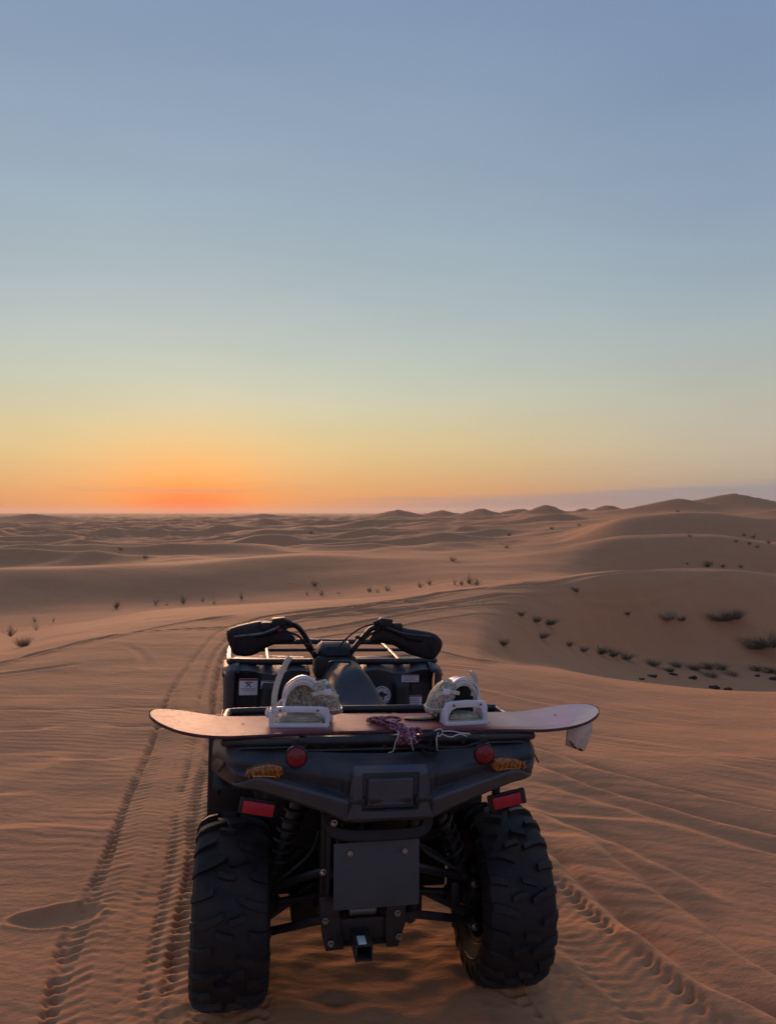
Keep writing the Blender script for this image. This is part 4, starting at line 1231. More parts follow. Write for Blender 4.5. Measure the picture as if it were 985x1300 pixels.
# tank cover, seat, console --------------------------------------------------
def seatf(u, v):
    y = 0.02 + 0.66 * v
    hw = 0.135 - 0.030 * ss(0.45, 0.9, v)
    a = PI * (u - 0.0)
    x = -hw * math.cos(a)
    zt = 0.975 + 0.095 * ss(0.30, 0.80, v)
    e = abs(math.sin(a)) ** 0.55
    z = 0.84 + (zt - 0.84) * e
    return (x + 0.005, y, z)
m = MB().grid(seatf, 33, 31)
n0 = len(m.v)
m.f.append(tuple(i * 31 for i in range(33))[::-1]); m.f.append(tuple(i * 31 + 30 for i in range(33)))
m.build('seat', SEATM, atv, angle=60)
def tank(u, v):
    a = PI * u
    y = 0.62 + 0.40 * v
    hw = 0.118 + 0.012 * math.sin(v * PI)
    x = -hw * math.cos(a)
    zt = 1.058 + 0.012 * math.sin(v * PI) - 0.05 * ss(0.6, 1, v)
    z = 0.72 + (zt - 0.72) * abs(math.sin(a)) ** 0.62
    return (x + 0.004, y, z)
m = MB().grid(tank, 41, 21)
m.f.append(tuple(i * 21 for i in range(41))[::-1]); m.f.append(tuple(i * 21 + 20 for i in range(41)))
m.build('tank_cover', GLOSSY, atv, angle=60)
m = MB().tube([(-0.085, 0.60, 1.040), (-0.080, 0.585, 1.072), (-0.065, 0.58, 1.080), (-0.01, 0.58, 1.080), (0.012, 0.585, 1.074), (0.018, 0.60, 1.042)], 0.0055, 8)
m.build('tank_handle', PLASTIC2, atv)
m = MB().box((-0.030, 0.83, 1.060), (0.185, 0.13, 0.115), 0.028, rot=(R(14), 0, 0), seg=4, taper=0.86)
m.box((-0.030, 0.80, 1.018), (0.20, 0.12, 0.10), 0.02)
pod = m.build('dash_pod', BLACK, atv)
MB().box((-0.028, 0.772, 1.090), (0.100, 0.010, 0.048), 0.006, rot=(R(-38), 0, 0)).build('dash_display', GLOSSY, pod)
for x_ in (-0.088, 0.034):
    MB().tube([(x_, 0.775, 1.062), (x_ * 1.02, 0.80, 1.112), (x_ * 1.02, 0.86, 1.122)], 0.005, 8).build('dash_trim', PLASTIC2, pod)
m = MB().cyl((-0.030, 0.80, 0.75), (-0.030, 0.86, 1.06), 0.03, 16).box((-0.03, 0.84, 1.03), (0.10, 0.07, 0.05), 0.01)
m.build('steering_column', BLACK, atv)

# handlebar --------------------------------------------------------------------
hb = MB().tube([(-0.505, 0.690, 1.170), (-0.36, 0.712, 1.182), (-0.290, 0.725, 1.205), (-0.225, 0.745, 1.215), (-0.178, 0.765, 1.165), (-0.135, 0.79, 1.085), (-0.10, 0.82, 1.045), (0.03, 0.82, 1.045), (0.045, 0.79, 1.085), (0.090, 0.765, 1.150), (0.140, 0.745, 1.205), (0.22, 0.725, 1.198), (0.29, 0.712, 1.172), (0.425, 0.690, 1.150)], 0.0125, 12)
hb = hb.build('handlebar', STEEL, atv)
MB().cyl((-0.50, 0.690, 1.170), (-0.37, 0.711, 1.181), 0.0175, 16, bev=0.003).build('grip', RUBBER, hb)
MB().cyl((0.42, 0.690, 1.150), (0.29, 0.711, 1.170), 0.0175, 16, bev=0.003).build('grip', RUBBER, hb)
gl = [(-0.533, 1.186), (-0.524, 1.207), (-0.490, 1.217), (-0.385, 1.228), (-0.330, 1.228), (-0.290, 1.215), (-0.250, 1.188), (-0.212, 1.158), (-0.240, 1.144), (-0.330, 1.136), (-0.365, 1.118), (-0.400, 1.098), (-0.440, 1.096), (-0.500, 1.110)]
gr = [(0.118, 1.146), (0.145, 1.196), (0.185, 1.222), (0.240, 1.222), (0.288, 1.200), (0.350, 1.196), (0.408, 1.193), (0.440, 1.178), (0.456, 1.150), (0.438, 1.112), (0.414, 1.084), (0.370, 1.086), (0.305, 1.098), (0.270, 1.118), (0.225, 1.138), (0.170, 1.142)]
for g_, sg in ((gl, -1), (gr, 1)):
    gc = sum(p[1] for p in g_) / len(g_)
    g_ = [(p[0], gc + (p[1] - gc) * 1.17 - 0.006) for p in g_]
    bm_ = MB().prism(g_ if sg < 0 else g_[::-1], 0.735, 0.80, 0.022, seg=4)
    # wraps backwards at the outer end
    cx_ = min(p[0] for p in g_) if sg < 0 else max(p[0] for p in g_)
    bm_.v = [(x, y - 0.085 * ss(0.16, 0.0, abs(x - cx_)) - 0.01, z) for x, y, z in bm_.v]
    g = bm_.build('hand_guard', BLACK, hb, angle=40)
    m = MB()
    ax_, az_ = (-0.478, 1.158) if sg < 0 else (0.395, 1.140)
    for k in range(5):
        xx = ax_ - sg * k * 0.022 * -1 * -1
        m.tube([(xx, 0.66 + 0.03 * k, az_ + 0.048 - 0.002 * k), (xx, 0.65 + 0.03 * k, az_ + 0.01), (xx, 0.66 + 0.03 * k, az_ - 0.035)], 0.003, 6)
    m.build('guard_rib', PLASTIC, g)
for sg, x0, z0 in ((-1, -0.300, 1.222), (1, 0.190, 1.222)):
    m = MB().box((x0, 0.715, z0 + 0.012), (0.062, 0.05, 0.040), 0.008, rot=(0, sg * 0.12, 0))
    m.box((x0 + sg * 0.055, 0.72, z0 - 0.012), (0.05, 0.045, 0.045), 0.010)
    m.cyl((x0 - sg * 0.02, 0.71, z0 + 0.02), (x0 - sg * 0.055, 0.715, z0 + 0.005), 0.012, 12)
    lv = m.build('control_housing', BLACK, hb)
    MB().tube([(x0, 0.69, z0 - 0.005), (x0 + sg * 0.07, 0.655, z0 - 0.030), (x0 + sg * 0.16, 0.65, z0 - 0.040), (x0 + sg * 0.20, 0.66, z0 - 0.045)], [0.007, 0.0065, 0.006, 0.007], 8).build('lever', ALU if sg < 0 else STEEL, lv)
    if sg < 0:
        MB().box((x0 + 0.004, 0.687, z0 - 0.022), (0.020, 0.004, 0.012), 0.001).build('kill_switch', REDLENS, lv)
m = MB().tube([(-0.015, 0.79, 1.105), (0.012, 0.77, 1.145), (0.050, 0.755, 1.182), (0.095, 0.74, 1.212), (0.150, 0.725, 1.228), (0.175, 0.72, 1.230)], 0.0042, 8)
m.build('brake_cable', BLACK, hb)
for pts in ([(-0.285, 0.705, 1.235), (-0.235, 0.715, 1.228), (-0.190, 0.735, 1.190), (-0.160, 0.75, 1.140), (-0.125, 0.79, 1.06)],
            [(-0.300, 0.70, 1.205), (-0.255, 0.705, 1.190), (-0.205, 0.73, 1.165), (-0.165, 0.76, 1.110), (-0.120, 0.80, 1.05)],
            [(0.165, 0.71, 1.205), (0.115, 0.73, 1.170), (0.07, 0.755, 1.120), (0.04, 0.79, 1.06)]):
    MB().tube(pts, 0.0050, 8).build('control_cable', BLACK, hb)
for x_, z_ in ((-0.158, 1.125), (0.068, 1.160), (-0.135, 1.088)):
    MB().box((x_, 0.755, z_), (0.022, 0.03, 0.018), 0.004).build('cable_clip', BLACK, hb)

# ------------------------------------------------------------------ snowboard lying across the rear rack
def board_mat():
    m, t, b = new_mat('snowboard_topsheet')
    n = t.nodes; l = t.links
    tx = n.new('ShaderNodeTexCoord'); sp = n.new('ShaderNodeSeparateXYZ'); l.new(tx.outputs['Object'], sp.inputs[0])
    def rng(a, lo, hi, o0=0.0, o1=1.0, sm=True):
        q = n.new('ShaderNodeMapRange'); q.inputs[1].default_value = lo; q.inputs[2].default_value = hi; q.inputs[3].default_value = o0; q.inputs[4].default_value = o1
        if sm: q.interpolation_type = 'SMOOTHSTEP'
        l.new(a, q.inputs[0]); return q.outputs[0]
    def mth(op, a, b_):
        q = n.new('ShaderNodeMath'); q.operation = op; q.use_clamp = True
        for i, v in enumerate((a, b_)):
            if isinstance(v, (int, float)): q.inputs[i].default_value = v
            else: l.new(v, q.inputs[i])
        return q.outputs[0]
    def mix(f, a, c):
        q = n.new('ShaderNodeMix'); q.data_type = 'RGBA'
        if isinstance(f, (int, float)): q.inputs['Factor'].default_value = f
        else: l.new(f, q.inputs['Factor'])
        for s, v in ((6, a), (7, c)):
            if isinstance(v, tuple): q.inputs[s].default_value = v
            else: l.new(v, q.inputs[s])
        return q.outputs[2]
    mp_ = n.new('ShaderNodeMapping'); mp_.inputs['Scale'].default_value = (2.2, 14, 1); l.new(tx.outputs['Object'], mp_.inputs[0])
    g = n.new('ShaderNodeTexNoise'); g.inputs['Scale'].default_value = 3.0; g.inputs['Detail'].default_value = 8; g.inputs['Roughness'].default_value = 0.65; l.new(mp_.outputs[0], g.inputs[0])
    w = n.new('ShaderNodeTexNoise'); w.inputs['Scale'].default_value = 4.0; w.inputs['Detail'].default_value = 4; l.new(tx.outputs['Object'], w.inputs[0])
    ramp = n.new('ShaderNodeValToRGB'); cr = ramp.color_ramp
    cols = [(0.0, (.66, .32, .19)), (.12, (.64, .30, .18)), (.20, (.54, .25, .17)), (.24, (.34, .16, .16)), (.34, (.28, .11, .12)), (.42, (.52, .23, .16)), (.52, (.48, .20, .16)), (.62, (.26, .06, .08)), (.70, (.44, .24, .20)), (.78, (.60, .45, .38)), (.90, (.54, .43, .44)), (1.0, (.50, .45, .54))]
    cr.elements[0].position = 0; cr.elements[0].color = cols[0][1] + (1,)
    cr.elements[1].position = 1; cr.elements[1].color = cols[-1][1] + (1,)
    for p_, c_ in cols[1:-1]:
        e = cr.elements.new(p_); e.color = c_ + (1,)
    l.new(rng(sp.outputs[0], -0.78, 0.78, sm=False), ramp.inputs[0])
    c = mix(rng(g.outputs[0], 0.35, 0.75, 0, 0.28), ramp.outputs[0], (.30, .12, .10, 1))
    # swirls of pale pink and green at the tips
    c = mix(mth('MULTIPLY', rng(w.outputs[0], 0.5, 0.62), rng(sp.outputs[0], 0.35, 0.6)), c, (.62, .60, .48, 1))
    c = mix(mth('MULTIPLY', rng(w.outputs[0], 0.47, 0.36), rng(sp.outputs[0], 0.4, 0.65)), c, (.60, .42, .50, 1))
    # maroon edge along the near side
    wy = mth('ADD', sp.outputs[1], 0.0)
    q = n.new('ShaderNodeMath'); q.operation = 'MULTIPLY_ADD'; l.new(g.outputs[0], q.inputs[0]); q.inputs[1].default_value = 0.06; l.new(sp.outputs[1], q.inputs[2])
    near = rng(q.outputs[0], -0.030, -0.066)
    mid = mth('MULTIPLY', rng(sp.outputs[0], -0.66, -0.30), rng(sp.outputs[0], 0.62, 0.30))
    c = mix(mth('MULTIPLY', near, mid), c, (.20, .045, .060, 1))
    # scratches and settled sand
    s = n.new('ShaderNodeTexNoise'); s.inputs['Scale'].default_value = 60; s.inputs['Detail'].default_value = 6; l.new(tx.outputs['Object'], s.inputs[0])
    c = mix(rng(s.outputs[0], 0.68, 0.85, 0, 0.15), c, (.36, .24, .17, 1))
    l.new(c, b.inputs['Base Color'])
    b.inputs['Roughness'].default_value = 0.34
    b.inputs['Specular IOR Level'].default_value = 0.22
    b.inputs['Coat Weight'].default_value = 0.0; b.inputs['Coat Roughness'].default_value = 0.2
    rr = rng(s.outputs[0], 0.3, 0.8, 0.46, 0.54); l.new(rr, b.inputs['Roughness'])
    return m
def floral_mat():
    m, t, b = new_mat('floral_strap_fabric')
    n = t.nodes; l = t.links
    tx = n.new('ShaderNodeTexCoord')
    v = n.new('ShaderNodeTexVoronoi'); v.inputs['Scale'].default_value = 42; v.inputs['Randomness'].default_value = 1.0; l.new(tx.outputs['Object'], v.inputs[0])
    nz_ = n.new('ShaderNodeTexNoise'); nz_.inputs['Scale'].default_value = 46; nz_.inputs['Detail'].default_value = 4; l.new(tx.outputs['Object'], nz_.inputs[0])
    r1 = n.new('ShaderNodeValToRGB'); cr = r1.color_ramp
    cr.elements[0].position = 0.30; cr.elements[0].color = (.62, .57, .46, 1)
    cr.elements[1].position = 0.70; cr.elements[1].color = (.72, .68, .60, 1)
    for p_, c_ in ((.42, (.20, .19, .12, 1)), (.50, (.58, .50, .38, 1)), (.60, (.14, .12, .10, 1))):
        e = cr.elements.new(p_); e.color = c_
    l.new(nz_.outputs[0], r1.inputs[0])
    mr = n.new('ShaderNodeMapRange'); mr.inputs[1].default_value = 0.32; mr.inputs[2].default_value = 0.22; l.new(v.outputs['Distance'], mr.inputs[0])
    mx = n.new('ShaderNodeMix'); mx.data_type = 'RGBA'; l.new(mr.outputs[0], mx.inputs['Factor']); l.new(r1.outputs[0], mx.inputs[6])
    sc_ = n.new('ShaderNodeMix'); sc_.data_type = 'RGBA'; sc_.inputs['Factor'].default_value = 0.72; l.new(v.outputs['Color'], sc_.inputs[6]); sc_.inputs[7].default_value = (.52, .46, .44, 1)
    l.new(sc_.outputs[2], mx.inputs[7])
    l.new(mx.outputs[2], b.inputs['Base Color']); b.inputs['Roughness'].default_value = 0.75
    bp = n.new('ShaderNodeBump'); bp.inputs['Strength'].default_value = 0.5; bp.inputs['Distance'].default_value = 0.003; l.new(nz_.outputs[0], bp.inputs['Height']); l.new(bp.outputs[0], b.inputs['Normal'])
    return m
TOPSHEET = board_mat(); FLORAL = floral_mat()
EDGE = mat('board_edge', (0.07, 0.025, 0.035), 0.4, c2=(0.12, 0.05, 0.06), scale=30)
FLAPM = mat('worn_white_flap', (0.72, 0.71, 0.68), 0.6, c2=(0.58, 0.54, 0.47), scale=24, mixs=(.4, .6))
STAIN = mat('brown_stain', (0.10, 0.035, 0.015), 0.7)

BMX = QM @ Matrix.Translation((0.018, -0.243, 1.0215))
board = empty('snowboard', mtx=BMX)
tag(board, 'pinkish wood-coloured snowboard with white bindings lying across the rear rack', 'snowboard')
BL = 0.765
def board_outline(s_):
    """s_ -1..1 along -> half width"""
    a = abs(s_)
    xw = a * BL
    hw = 0.101 + 0.022 * (min(xw, 0.60) / 0.60) ** 2
    if xw > 0.60:
        t = (xw - 0.60) / (BL - 0.60)
        hw *= math.sqrt(max(0.0, 1 - t ** 2.35))
    return hw
def board_z(x):
    a = abs(x)
    z = 0.0
    if a > 0.50:
        t = (a - 0.50) / 0.265
        z += (0.050 if x < 0 else 0.045) * t ** 1.8
    z += 0.004 * math.cos(x / 0.5 * PI / 2) if a < 0.5 else 0.0
    return z
def bsurf(zoff, e=1.0):
    def fn(u, v):
        s_ = -math.cos(u * PI)
        s_ = s_ * 0.72 + (2*u - 1) * 0.28
        hw = board_outline(s_) * e
        x = s_ * BL * (e if abs(s_) > 0.9 else 1)
        return (x, (2*v - 1) * hw, board_z(x) + zoff)
    return fn
TH = 0.010
MB().grid(bsurf(TH, 0.996), 121, 17).build('top_sheet', TOPSHEET, board, angle=60)
MB().grid(bsurf(0.0, 0.996), 121, 9).build('base', EDGE, board, angle=60)
m = MB()
rim_pts = []
K = 160
def edge_pt(k):
    a = 2 * PI * k / K
    s_ = math.cos(a)
    sgn = 1 if math.sin(a) >= 0 else -1
    s2 = math.copysign(abs(s_) ** 0.85, s_)
    return s2, sgn
vs = []; fs = []
for k in range(K):
    s_, sgn = edge_pt(k)
    hw = board_outline(s_); x = s_ * BL
    zz = board_z(x)
    vs += [(x, sgn * hw * 0.996, zz), (x * 1.001, sgn * hw * 1.002, zz + 0.001), (x * 1.001, sgn * hw * 1.002, zz + TH - 0.001), (x, sgn * hw * 0.996, zz + TH)]
for k in range(K):
    k2 = (k + 1) % K
    for j in range(3): fs.append((4*k+j, 4*k2+j, 4*k2+j+1, 4*k+j+1))
MB().add(vs, fs).build('sidewall', EDGE, board, angle=60)
m = MB().prism([(-.058, -.006), (-.045, .014), (-.01, .024), (.03, .022), (.056, .010), (.060, -.008), (.045, -.020), (.0, -.024), (-.04, -.018)], TH + 0.001, TH + 0.006, 0.0015, plane='XY', c=(0.128, 0.022, 0.004))
sp_ = m.build('stomp_pad', BLACK, board)
for x_, y_ in ((.62, .02), (.36, -.03), (-.47, .02), (-.30, 0.03)):
    m = MB().cyl((x_, y_, TH + board_z(x_) - 0.001), (x_, y_, TH + board_z(x_) + 0.0012), 0.005, 10); m.build('insert_screw', ALU, board)

# drooping off-white flap under the right tip
def flap(u, v):
    x = 0.655 + 0.086 * u - 0.006 * v * (1 - u)
    z = 0.004 + board_z(0.69) - 0.008 - 0.122 * v * (1 - 0.16 * (2*u-1)**2) + 0.010 * math.sin(u * 5) * v
    y = -0.020 - 0.022 * math.sin(u * PI * 0.9 + 0.3) * (0.4 + v) + 0.03 * v * v
    return (x + 0.010 * math.sin(v * 4) * (u - 0.5), y, z)
fl = MB().grid(flap, 17, 17).build('hanging_flap', FLAPM, board, solid=0.003)
fl['label'] = 'off-white worn flap hanging under the right tip'
m = MB()
for u_, v_, s_ in ((.20, .90, .007), (.27, .96, .006), (.34, .99, .005), (.52, .97, .006), (.62, .975, .005), (.13, .84, .004)):
    p = flap(u_, v_); m.ball((p[0], p[1] - 0.003, p[2] + .003), (s_, 0.003, s_ * 0.7), 8, 6)
m.build('stain', STAIN, fl)

# bindings ---------------------------------------------------------------------
def binding(x0, y0, rotz, w, h, label, hoop_dx, pad_side, ladder, hoop_h, hoop_r):
    b_ = empty('binding', parent=board)
    b_.matrix_local = Matrix.Translation((x0, y0, TH + 0.003)) @ Matrix.Rotation(rotz, 4, 'Z') @ Matrix.Diagonal((1, 0.74, 1, 1))
    b_['label'] = label
    # near frame: rounded trapezoid ring standing on the deck
    hw = w / 2
    m = MB()
    outer = [(-hw, 0.0), (-hw - .002, h * .5), (-hw + 0.006, h * .93), (-hw + 0.022, h), (0, h * 1.06), (hw - 0.022, h), (hw - 0.004, h * .93), (hw + .002, h * .5), (hw, 0.0)]
    inner = [(-hw + 0.015, 0.008), (-hw + 0.015, h * .42), (-hw + 0.026, h * .66), (-hw * .48, h * .75), (0, h * .78), (hw * .48, h * .75), (hw - 0.026, h * .66), (hw - 0.015, h * .42), (hw - 0.015, 0.008)]
    vs = []; fs = []
    n = len(outer)
    for yy, e in ((0.0, 0), (-0.008, 1), (-0.014, 2), (0.0, 3)): pass
    for d, (oo, ii) in enumerate(((0.0, 0.0), (0.022, 0.0))):
        for (ox, oz), (ix, iz) in zip(outer, inner):
            vs.append((ox, oo + 0.02 * (abs(ox) / hw) ** 2, oz)); vs.append((ix, oo + 0.02 * (abs(ix) / hw) ** 2, iz))
    for i in range(n - 1):
        a = 2 * i
        fs.append((a, a+2, a+3, a+1)); b0 = a + 2 * n
        fs.append((b0+1, b0+3, b0+2, b0)); fs.append((a, b0, b0+2, a+2)); fs.append((a+1, a+3, b0+3, b0+1))
    fs.append((0, 1, 2*n+1, 2*n)); fs.append((2*n-2, 4*n-2, 4*n-1, 2*n-1))
    bmx = bmesh.new(); 
    vv = [bmx.verts.new(p) for p in vs]
    for f in fs: bmx.faces.new([vv[i] for i in f])
    bmesh.ops.recalc_face_normals(bmx, faces=bmx.faces)
    bmesh.ops.bevel(bmx, geom=[e for e in bmx.edges if e.calc_face_angle(0) > 0.6], offset=0.0022, segments=2, affect='EDGES', profile=0.5)
    m.bm(bmx)
    m.box((0, 0.012, 0.006), (w * 0.96, 0.022, 0.012), 0.003)
    heel = m.build('heel_frame', WHITEP, b_, angle=40)
    for q in (-0.32, 0.30): MB().cyl((w * q, 0.001, h * 0.88), (w * q, -0.004, h * 0.88), 0.004, 10).build('frame_rivet', ALU, heel)
    # side rails running away from us
    for sg in (-1, 1):
        m = MB().prism([(0.01, 0.0), (0.235, 0.0), (0.24, 0.016), (0.16, 0.040), (0.06, h * 0.62), (0.015, h * 0.8)], sg * hw - (0.011 if sg > 0 else 0), sg * hw + (0.011 if sg < 0 else 0), 0.003, plane='YZ')
        rl_ = m.build('side_rail', WHITEP, b_)
        m = MB().ball((sg * (hw + 0.006), 0.10, 0.030), (0.010, 0.020, 0.016), 12, 8); m.build('strap_buckle', WHITEP, rl_)
    # footbed with a stack of pads
    m = MB().box((0, 0.115, 0.008), (w * 0.80, 0.21, 0.012), 0.004).box((0, 0.10, 0.020), (w * 0.66, 0.14, 0.010), 0.004)
    for k in range(4): m.box((-w*.24 + k * w * .16, 0.04, 0.026), (w * .10, 0.03, 0.006), 0.002)
    m.tube([(-w*.30, 0.03, 0.030), (-w*.1, 0.035, 0.022), (w*.05, 0.028, 0.026), (w*.28, 0.035, 0.022)], 0.0045, 8)
    m.build('footbed', CREAM, b_)
    # tall hoop behind the frame (the heel support)
    m = MB()
    pts = []
    for k in range(15):
        a = PI * k / 14
        pts.append((hoop_dx - math.cos(a) * hoop_r, 0.075 + 0.015 * math.sin(a), 0.030 + (hoop_h - 0.030) * math.sin(a) ** 0.75))
    vs = []; fs = []
    secs = [(0.0, 0.0), (0.0, 1.0), (0.10, 1.04), (0.115, 0.90), (0.10, 0.80), (0.012, 0.84)]
    for (px_, py_, pz_) in pts:
        for dy, sc_ in ((0, .86), (0, 1.0), (0.03, 1.03), (0.125, 1.0), (0.128, 0.93), (0.03, 0.92), (0.01, .86)):
            vs.append((hoop_dx + (px_ - hoop_dx) * sc_, py_ + dy, 0.0 + pz_ * sc_))
    ns = 7
    for i in range(len(pts) - 1):
        for k in range(ns): fs.append((i*ns+k, i*ns+(k+1) % ns, (i+1)*ns+(k+1) % ns, (i+1)*ns+k))
    fs.append(tuple(range(ns))); fs.append(tuple((len(pts)-1)*ns+k for k in range(ns)))
    m.add(vs, fs)
    hoop = m.build('highback_hoop', WHITEP, b_, angle=50, sub=1)
    m = MB().tube([(q[0] * 1.0, q[1] - 0.002, q[2] * 1.0) for q in [(hoop_dx + (p_[0]-hoop_dx)*.93, p_[1], p_[2]*.93) for p_ in pts[2:-2]]], 0.0022, 6, smooth=0)
    m.build('hoop_groove', STRAPP, hoop)
    # dark liner seen through the hoop, with printed fabric
    m = MB().grid(lambda u, v: (hoop_dx + (2*u-1) * hoop_r * 0.80, 0.155 - 0.03 * abs(2*u-1), 0.02 + (hoop_h * 0.92 - 0.02) * v * math.sqrt(max(0.02, 1 - (2*u-1)**2 * 0.8))), 11, 9)
    m.build('highback', FLORAL if pad_side > 0 else BLACK, b_, solid=0.006)
    # padded ankle strap flopped over one side
    cx, cy, cz = hoop_dx + pad_side * (hoop_r + 0.012), 0.115, 0.078
    def pad(u, v):
        a = 2 * PI * u; b2 = (v - 0.5) * PI * 0.999
        def pw(q, e): return math.copysign(abs(q) ** e, q)
        lx = 0.040 * pw(math.cos(b2), 0.6) * pw(math.cos(a), 0.7); ly = 0.062 * pw(math.cos(b2), 0.6) * pw(math.sin(a), 0.7); lz = 0.054 * pw(math.sin(b2), 0.75)
        k = 1 + 0.07 * math.sin(a * 3 + lz * 60) + 0.06 * math.sin(lz * 110 + 1.0)
        sl = pad_side * 0.30 * -lz + (0.018 * pad_side * (1 if lz < 0 else 0) * abs(lz) / 0.054)
        return (cx + lx * k + sl, cy + ly * k, cz + lz * (1 + 0.06 * math.sin(a * 2)))
    st_ = MB().grid(pad, 28, 17, True).build('ankle_strap', FLORAL, b_, sub=1, angle=80)
    for b0 in (-0.16, 0.42):
        ring = [Vector(pad(k / 24, 0.5 + b0)) * 1.0 for k in range(24)]
        c_ = sum(ring, Vector()) / 24
        MB().tube([c_ + (p_ - c_) * 1.03 for p_ in ring], 0.0028, 6, closed=True, smooth=2).build('strap_piping', STRAPP, st_)
    o_ = MB().box((cx - pad_side * 0.004, 0.13, 0.018), (0.060, 0.12, 0.032), 0.010).build('strap_anchor', WHITEP if pad_side > 0 else BLACK, b_)
    # ratchet buckle and the thin strap that crosses the pad
    m = MB().strip([(cx - pad_side * 0.046, cy - 0.055, cz + 0.020), (cx, cy - 0.066, cz + 0.030), (cx + pad_side * 0.040, cy - 0.050, cz + 0.012)], 0.013, 0.004, up=(0, 0.2, 1)); m.build('ratchet_strap', STRAPP, b_)
    m = MB().box((cx + pad_side * 0.004, cy - 0.070, cz + 0.030), (0.026, 0.010, 0.020), 0.003).box((cx + pad_side * 0.010, cy - 0.077, cz + 0.026), (0.020, 0.006, 0.010), 0.002); m.build('ratchet_buckle', WHITEP, b_)
    m = MB().strip([(hoop_dx - hoop_r * 1.0, 0.10, hoop_h * .50), (hoop_dx - hoop_r * .80, 0.10, hoop_h * .86), (hoop_dx, 0.10, hoop_h * 1.065), (hoop_dx + hoop_r * .80, 0.10, hoop_h * .86), (hoop_dx + hoop_r * 1.0, 0.10, hoop_h * .50)], 0.022, 0.006, up=(0, 1, 0)); m.build('hoop_band', WHITEP, hoop)
    # toe strap lying ahead on the deck
    m = MB().strip([(-hw * .9, 0.20, 0.02), (-hw * .4, 0.205, 0.062), (hw * .2, 0.205, 0.070), (hw * .9, 0.20, 0.022)], 0.035, 0.012, up=(0, 1, 0.2))
    m.build('toe_strap', FLORAL, b_)
    if ladder:
        ld = MB().strip(ladder, 0.019, 0.004, up=(1, 0.0, 0.15), smooth=6).build('ladder_strap', STRAPP, b_)
        m = MB()
        L_ = [Vector(p_) for p_ in ladder]
        for i in range(len(L_) - 1):
            for k in range(5):
                q = L_[i].lerp(L_[i+1], (k + .5) / 5)
                m.box(q + Vector((0, -0.003, 0)), (0.013, 0.003, 0.003), 0.0)
        m.build('strap_teeth', STRAPP, ld)
    return b_
binding(-0.290, -0.052, R(-4), 0.196, 0.064, 'white binding with a tall curved ladder strap standing up from it', 0.008, 1,
        [(-0.083, 0.015, 0.045), (-0.082, 0.030, 0.105), (-0.070, 0.045, 0.155), (-0.048, 0.060, 0.203), (-0.036, 0.068, 0.220)], 0.143, 0.066)
binding(0.272, -0.062, R(6), 0.156, 0.078, 'smaller-looking white binding near the right end with its padded strap flopped left', 0.012, -1,
        [(0.050, 0.10, 0.080), (0.060, 0.105, 0.125), (0.052, 0.11, 0.150), (0.040, 0.112, 0.162)], 0.136, 0.060)
m = MB()

# ------------------------------------------------------------------ cord and strap tying the board to the rack
def cord_mat(name, a, c, d, sc_=260):
    m, t, b = new_mat(name)
    n = t.nodes; l = t.links
    tx = n.new('ShaderNodeTexCoord')
    v = n.new('ShaderNodeTexVoronoi'); v.inputs['Scale'].default_value = sc_; l.new(tx.outputs['Object'], v.inputs[0])
    r1 = n.new('ShaderNodeValToRGB'); cr = r1.color_ramp; cr.interpolation = 'CONSTANT'
    cr.elements[0].position = 0; cr.elements[0].color = a + (1,)
    cr.elements[1].position = 0.78; cr.elements[1].color = d + (1,)
    e = cr.elements.new(0.42); e.color = c + (1,)
    sp = n.new('ShaderNodeSeparateColor'); l.new(v.outputs['Color'], sp.inputs[0]); l.new(sp.outputs[0], r1.inputs[0])
    l.new(r1.outputs[0], b.inputs['Base Color']); b.inputs['Roughness'].default_value = 0.85
    bp = n.new('ShaderNodeBump'); bp.inputs['Strength'].default_value = 0.8; bp.inputs['Distance'].default_value = 0.002; l.new(v.outputs['Distance'], bp.inputs['Height']); l.new(bp.outputs[0], b.inputs['Normal'])
    return m
CORD = cord_mat('patterned_cord', (.26, .035, .06), (.12, .03, .07), (.50, .36, .42))
STRING = mat('white_string', (.50, .50, .52), 0.8)
WEB = mat('black_webbing', (0.012, 0.012, 0.015), 0.8, bump=0.5, bscale=500)
rope = empty('cord', mtx=QM @ Matrix.Translation((0.02, -0.35, 1.03)))
tag(rope, 'bundle of maroon and pink patterned cord knotted round the board and rack rail', 'cord')
rs = random.Random(5)
# strands over the deck to the near rail, local metres
lanes = []
for k in range(7):
    o_ = (k - 3) * 0.0075
    p = [(-0.050 + o_ * 0.6 + rs.uniform(-.006, .006), 0.125 - abs(o_), 0.008 + 0.004 * (k % 2)),
         (-0.030 + o_, 0.085, 0.014 + 0.005 * (k % 3)), (0.000 + o_, 0.045, 0.016 + 0.006 * ((k + 1) % 2)),
         (0.022 + o_ * .9, 0.010, 0.012 + 0.006 * (k % 3)), (0.036 + o_ * .8, -0.015, 0.010), (0.046 + o_, -0.036 + 0.004 * (k % 2), -0.004), (0.054 + o_ * 1.2, -0.034, -0.026)]
    lanes.append(p)
for i, p in enumerate(lanes):
    q = [(a + rs.uniform(-.004, .004), b_, c + rs.uniform(-.002, .003)) for a, b_, c in p]
    MB().tube(q, 0.0046, 8, smooth=8).build('strand', CORD, rope)
for k in range(6):     # turns of the knot round the rail
    pts = []
    c0 = Vector((0.032 + k * 0.009, -0.014, -0.010))
    tilt = rs.uniform(-.6, .6)
    for j in range(12):
        a = 2 * PI * j / 12
        pts.append(c0 + Vector((0.012 * math.sin(a + tilt) + tilt * 0.010 * math.cos(a), 0.023 * math.cos(a), 0.024 * math.sin(a))))
    MB().tube(pts, 0.0050, 8, smooth=4, closed=True).build('knot_turn', CORD, rope)
